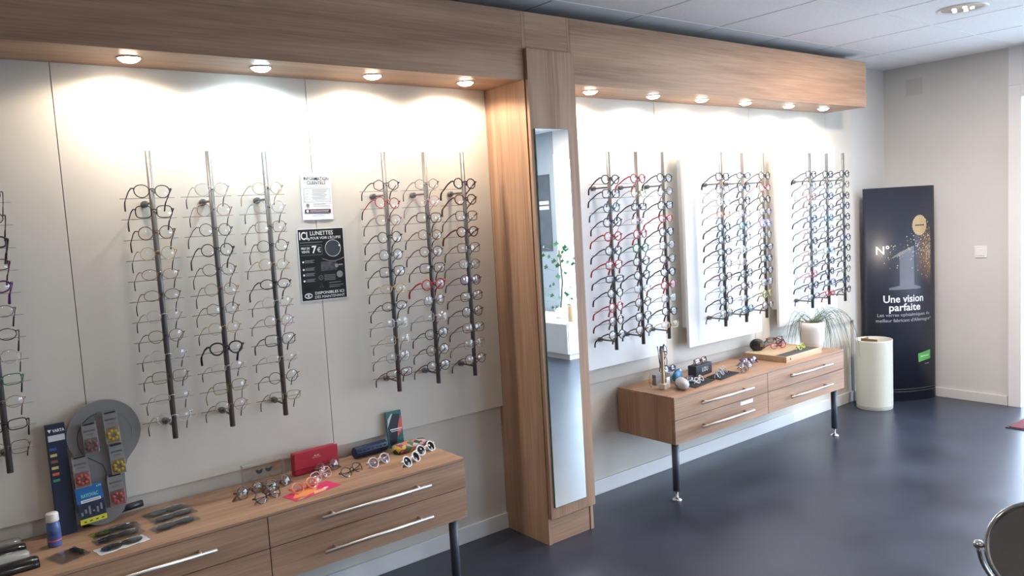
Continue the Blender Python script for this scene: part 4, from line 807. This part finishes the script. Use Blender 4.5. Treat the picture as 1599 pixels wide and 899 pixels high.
MB().lathe([(0.1226, 0.022), (0.1232, 0.0225), (0.1232, 0.026), (0.1226, 0.0265)], (0, 0, 0), 40, cap=False).build('bottom_seam', principled('seam_grey', (0.45, 0.44, 0.40), 0.6), t, True)
MB().box(-0.085, -0.080, -0.07, 0.05, 0.3, 0.515).box(-0.08, 0.02, 0.05, 0.054, 0.30, 0.510).build('cardboard_scrap', principled('cardboard', (0.22, 0.13, 0.07), 0.8), t)
t = thing('light_switch', 'white square light switch on the far wall', 'switch', (XB-0.0002, -0.680, 1.091))
MB().box(-0.007, 0, -0.042, 0.042, -0.042, 0.042).build('plate', principled('switch_white', (0.75, 0.75, 0.75), 0.35), t, bevel=0.002)
MB().box(-0.011, -0.0072, -0.027, 0.027, -0.027, 0.027).build('rocker', M_white, t, bevel=0.002)
t = thing('door_mat', 'dark red doormat at the right edge by the glass door', 'mat', (5.76, -1.50, 0), 0.0)
MB().box(-0.27, 0.22, -0.44, 0.44, 0.0, 0.010).build('mat_pile', principled('mat_red', (0.12, 0.012, 0.02), 0.9, bump=0.4, scale=150), t, bevel=0.003)
MB().box(-0.285, 0.235, -0.455, 0.455, 0.0002, 0.005).build('mat_border', M_black, t)
# ceiling downlight in view
def downlight(label, x, y, lit, first=False):
    o = thing('ceiling_downlight', label, 'ceiling light', (x, y, ZC-0.0001), group=None)
    MB().lathe([(0.100, -0.001), (0.118, -0.007), (0.122, -0.002), (0.122, 0.0)], (0, 0, 0), 36, cap=False).build('rim', M_white, o, True)
    MB().lathe([(0.100, -0.001), (0.075, -0.004), (0.001, -0.005)], (0, 0, 0), 36, cap=False).build('reflector', M_chrome, o, True)
    for a in range(5): MB().lathe([(0.010, -0.009), (0.010, -0.0045)], (0.045*math.cos(a*1.257), 0.045*math.sin(a*1.257), 0), 12).build('lamp', emitter('down_lamp', (1, 0.97, 0.93), 6 if lit else 2), o, True)
    l = bpy.data.lights.new('downlight_lamp', 'AREA'); l.shape = 'DISK'; l.size = 0.2; l.energy = DOWN_W*(1.0 if x > 3 else 0.35); l.color = (1.0, 0.86, 0.74)
    lo = bpy.data.objects.new('downlight_lamp', l); COL.objects.link(lo); lo.location = (x, y, ZC-0.02)
downlight('round recessed ceiling light at upper right', 4.49, -1.195, True)
downlight('round recessed ceiling light over the shop front, seen in mirror', 5.30, -3.9, True)
downlight('round recessed ceiling light behind the camera', 0.9, -3.9, True)
downlight('round recessed ceiling light near the rear left wall', -1.6, -2.4, True)
# round table mirror on a counter, lower right
mc = Vector((1.4085, -2.5496, 0.9427)); to = (CAMP-mc).normalized(); az = math.atan2(to.x, -to.y)
t = thing('table_mirror', 'round chrome swivel mirror on a stand, lower right corner', 'mirror', (mc.x, mc.y, 0.7505), az+0.10)
zc_ = mc.z-0.7505; tilt = Matrix.Rotation(math.radians(-12), 4, 'X'); r_ = 0.0765
def tl(p): return Vector((0, 0, zc_)) + (tilt @ Vector(p))
MB().tube([tl((r_*math.cos(a), 0, r_*math.sin(a))) for a in [2*math.pi*k/64 for k in range(64)]], 0.0045, 10, closed=True).build('rim', M_chrome, t, True)
mb = MB(); mb.add([tl(((r_-0.003)*math.cos(a), 0.001, (r_-0.003)*math.sin(a))) for a in [2*math.pi*k/48 for k in range(48)]], [tuple(range(48))]); mb.build('mirror_face', principled('dim_mirror', (0.62, 0.62, 0.62), 0.05, metal=1.0), t)
mb = MB(); mb.add([tl(((r_-0.002)*math.cos(a), 0.0045, (r_-0.002)*math.sin(a))) for a in [2*math.pi*k/48 for k in range(48)]], [tuple(range(48))]); mb.build('back_face', M_chrome, t)
for s_ in (-1, 1): MB().lathe([(0.002, -0.008), (0.0065, -0.005), (0.0075, 0), (0.0065, 0.005), (0.002, 0.008)], (s_*(r_+0.0115), 0, zc_), 14, 'x').build('pivot_knob', M_chrome, t, True)
MB().tube([((r_+0.0115)*math.cos(a), 0.0, zc_+(r_+0.0115)*math.sin(a)) for a in [math.pi+math.pi*k/24 for k in range(25)]], 0.0035, 8).build('yoke', M_chrome, t, True)
MB().lathe([(0.055, 0), (0.055, 0.004), (0.03, 0.010), (0.007, 0.016), (0.006, 0.05), (0.006, zc_-r_-0.0115)], (0, 0, 0), 28).build('stand', M_chrome, t, True)
t = thing('counter', 'counter carrying the round mirror, beyond the lower right corner', 'counter', (1.75, -3.02, 0), az+0.25)
MB().box(-0.42, 0.62, -0.28, 0.52, 0.722, 0.750).build('counter_top', M_dark, t)
MB().box(-0.38, 0.60, -0.25, 0.49, 0.0, 0.7215).build('counter_body', wood_z, t)
# things seen in the tall mirror
t = thing('white_low_cabinet', 'low white cabinet reflected in the tall mirror, by the shop window', 'cabinet', (5.72, -4.35, 0))
MB().box(-0.32, 0.31, -0.69, 0.69, 0.06, 0.385).build('body', M_white, t, bevel=0.002); MB().box(-0.30, 0.31, -0.67, 0.67, 0, 0.0595).build('plinth', M_white, t)
for k in range(2): MB().box(-0.336, -0.3205, -0.685+0.69*k, -0.005+0.69*k, 0.065, 0.380).build('door_panel', M_board, t, bevel=0.001)
t = thing('wall_poster', 'dark grey poster on the blue-grey wall, reflected in the tall mirror', 'poster', (XB-0.001, -4.86, 1.55))
MB().box(-0.004, 0, -0.27, 0.27, -0.45, 0.45).build('board', principled('poster_slate', (0.05, 0.055, 0.07), 0.5, noise=0.2), t)
mb = MB()
for y0, y1, z0, z1 in ((0.02, 0.24, 0.10, 0.14), (0.05, 0.24, 0.04, 0.08), (-0.12, -0.01, 0.10, 0.14)): mb.add([(-0.0046, y0, z0), (-0.0046, y1, z0), (-0.0046, y1, z1), (-0.0046, y0, z1)], [(0, 1, 2, 3)])
mb.build('white_print', M_inkw, t)
t = thing('trailing_ivy', 'ivy trailing in front of the shop window, reflected in the mirror', 'plant', (5.70, -4.10, 0.386))
MB().lathe([(0.05, 0), (0.07, 0.10), (0.072, 0.11)], (0, 0, 0), 20).build('pot', M_white, t, True)
rnd = random.Random(5); leafm = principled('ivy_leaf', (0.05, 0.16, 0.06), 0.45); stemm = principled('ivy_stem', (0.10, 0.09, 0.04), 0.7)
MB().tube([(0, 0, 0.10), (0.02, 0.03, 0.4), (0.0, 0.02, 0.75)], 0.008, 6).build('stem', stemm, t, True)
for k in range(46):
    h_ = rnd.uniform(0.10, 0.82); x, y = rnd.gauss(0.0, 0.07), rnd.gauss(0.02, 0.12); s_ = rnd.uniform(0.025, 0.045); a = rnd.uniform(0, 6.28); c_, d_ = math.cos(a), math.sin(a)
    pts = [(0, 0), (0.5, -0.35), (1.0, -0.15), (0.75, 0.1), (1.1, 0.5), (0.55, 0.55), (0.1, 1.1), (-0.2, 0.5), (-0.6, 0.45), (-0.3, 0.1)]
    mb = MB(); mb.add([(x+s_*(p_[0]*c_), y+s_*(p_[0]*d_), h_+s_*p_[1]) for p_ in pts], [tuple(range(10))]); mb.tube([(x, y, h_), (x*0.4, y*0.4, h_-0.03)], 0.0015, 4); mb.build('leaf', leafm, t)
t = thing('wood_cylinder', 'small wooden cylinder on the white cabinet, reflected in the mirror', 'vase', (5.56, -3.78, 0.386), rot=(math.radians(0), 0, 0))
MB().lathe([(0.034, 0), (0.036, 0.01), (0.034, 0.17), (0.028, 0.17), (0.028, 0.15)], (0, 0, 0), 20).build('body', wood_pale, t, True); MB().tube([(0, 0, 0.1), (0.01, 0.03, 0.24)], 0.003, 6).tube([(0, 0, 0.1), (-0.02, 0.01, 0.26)], 0.003, 6).build('sticks', stemm, t, True)
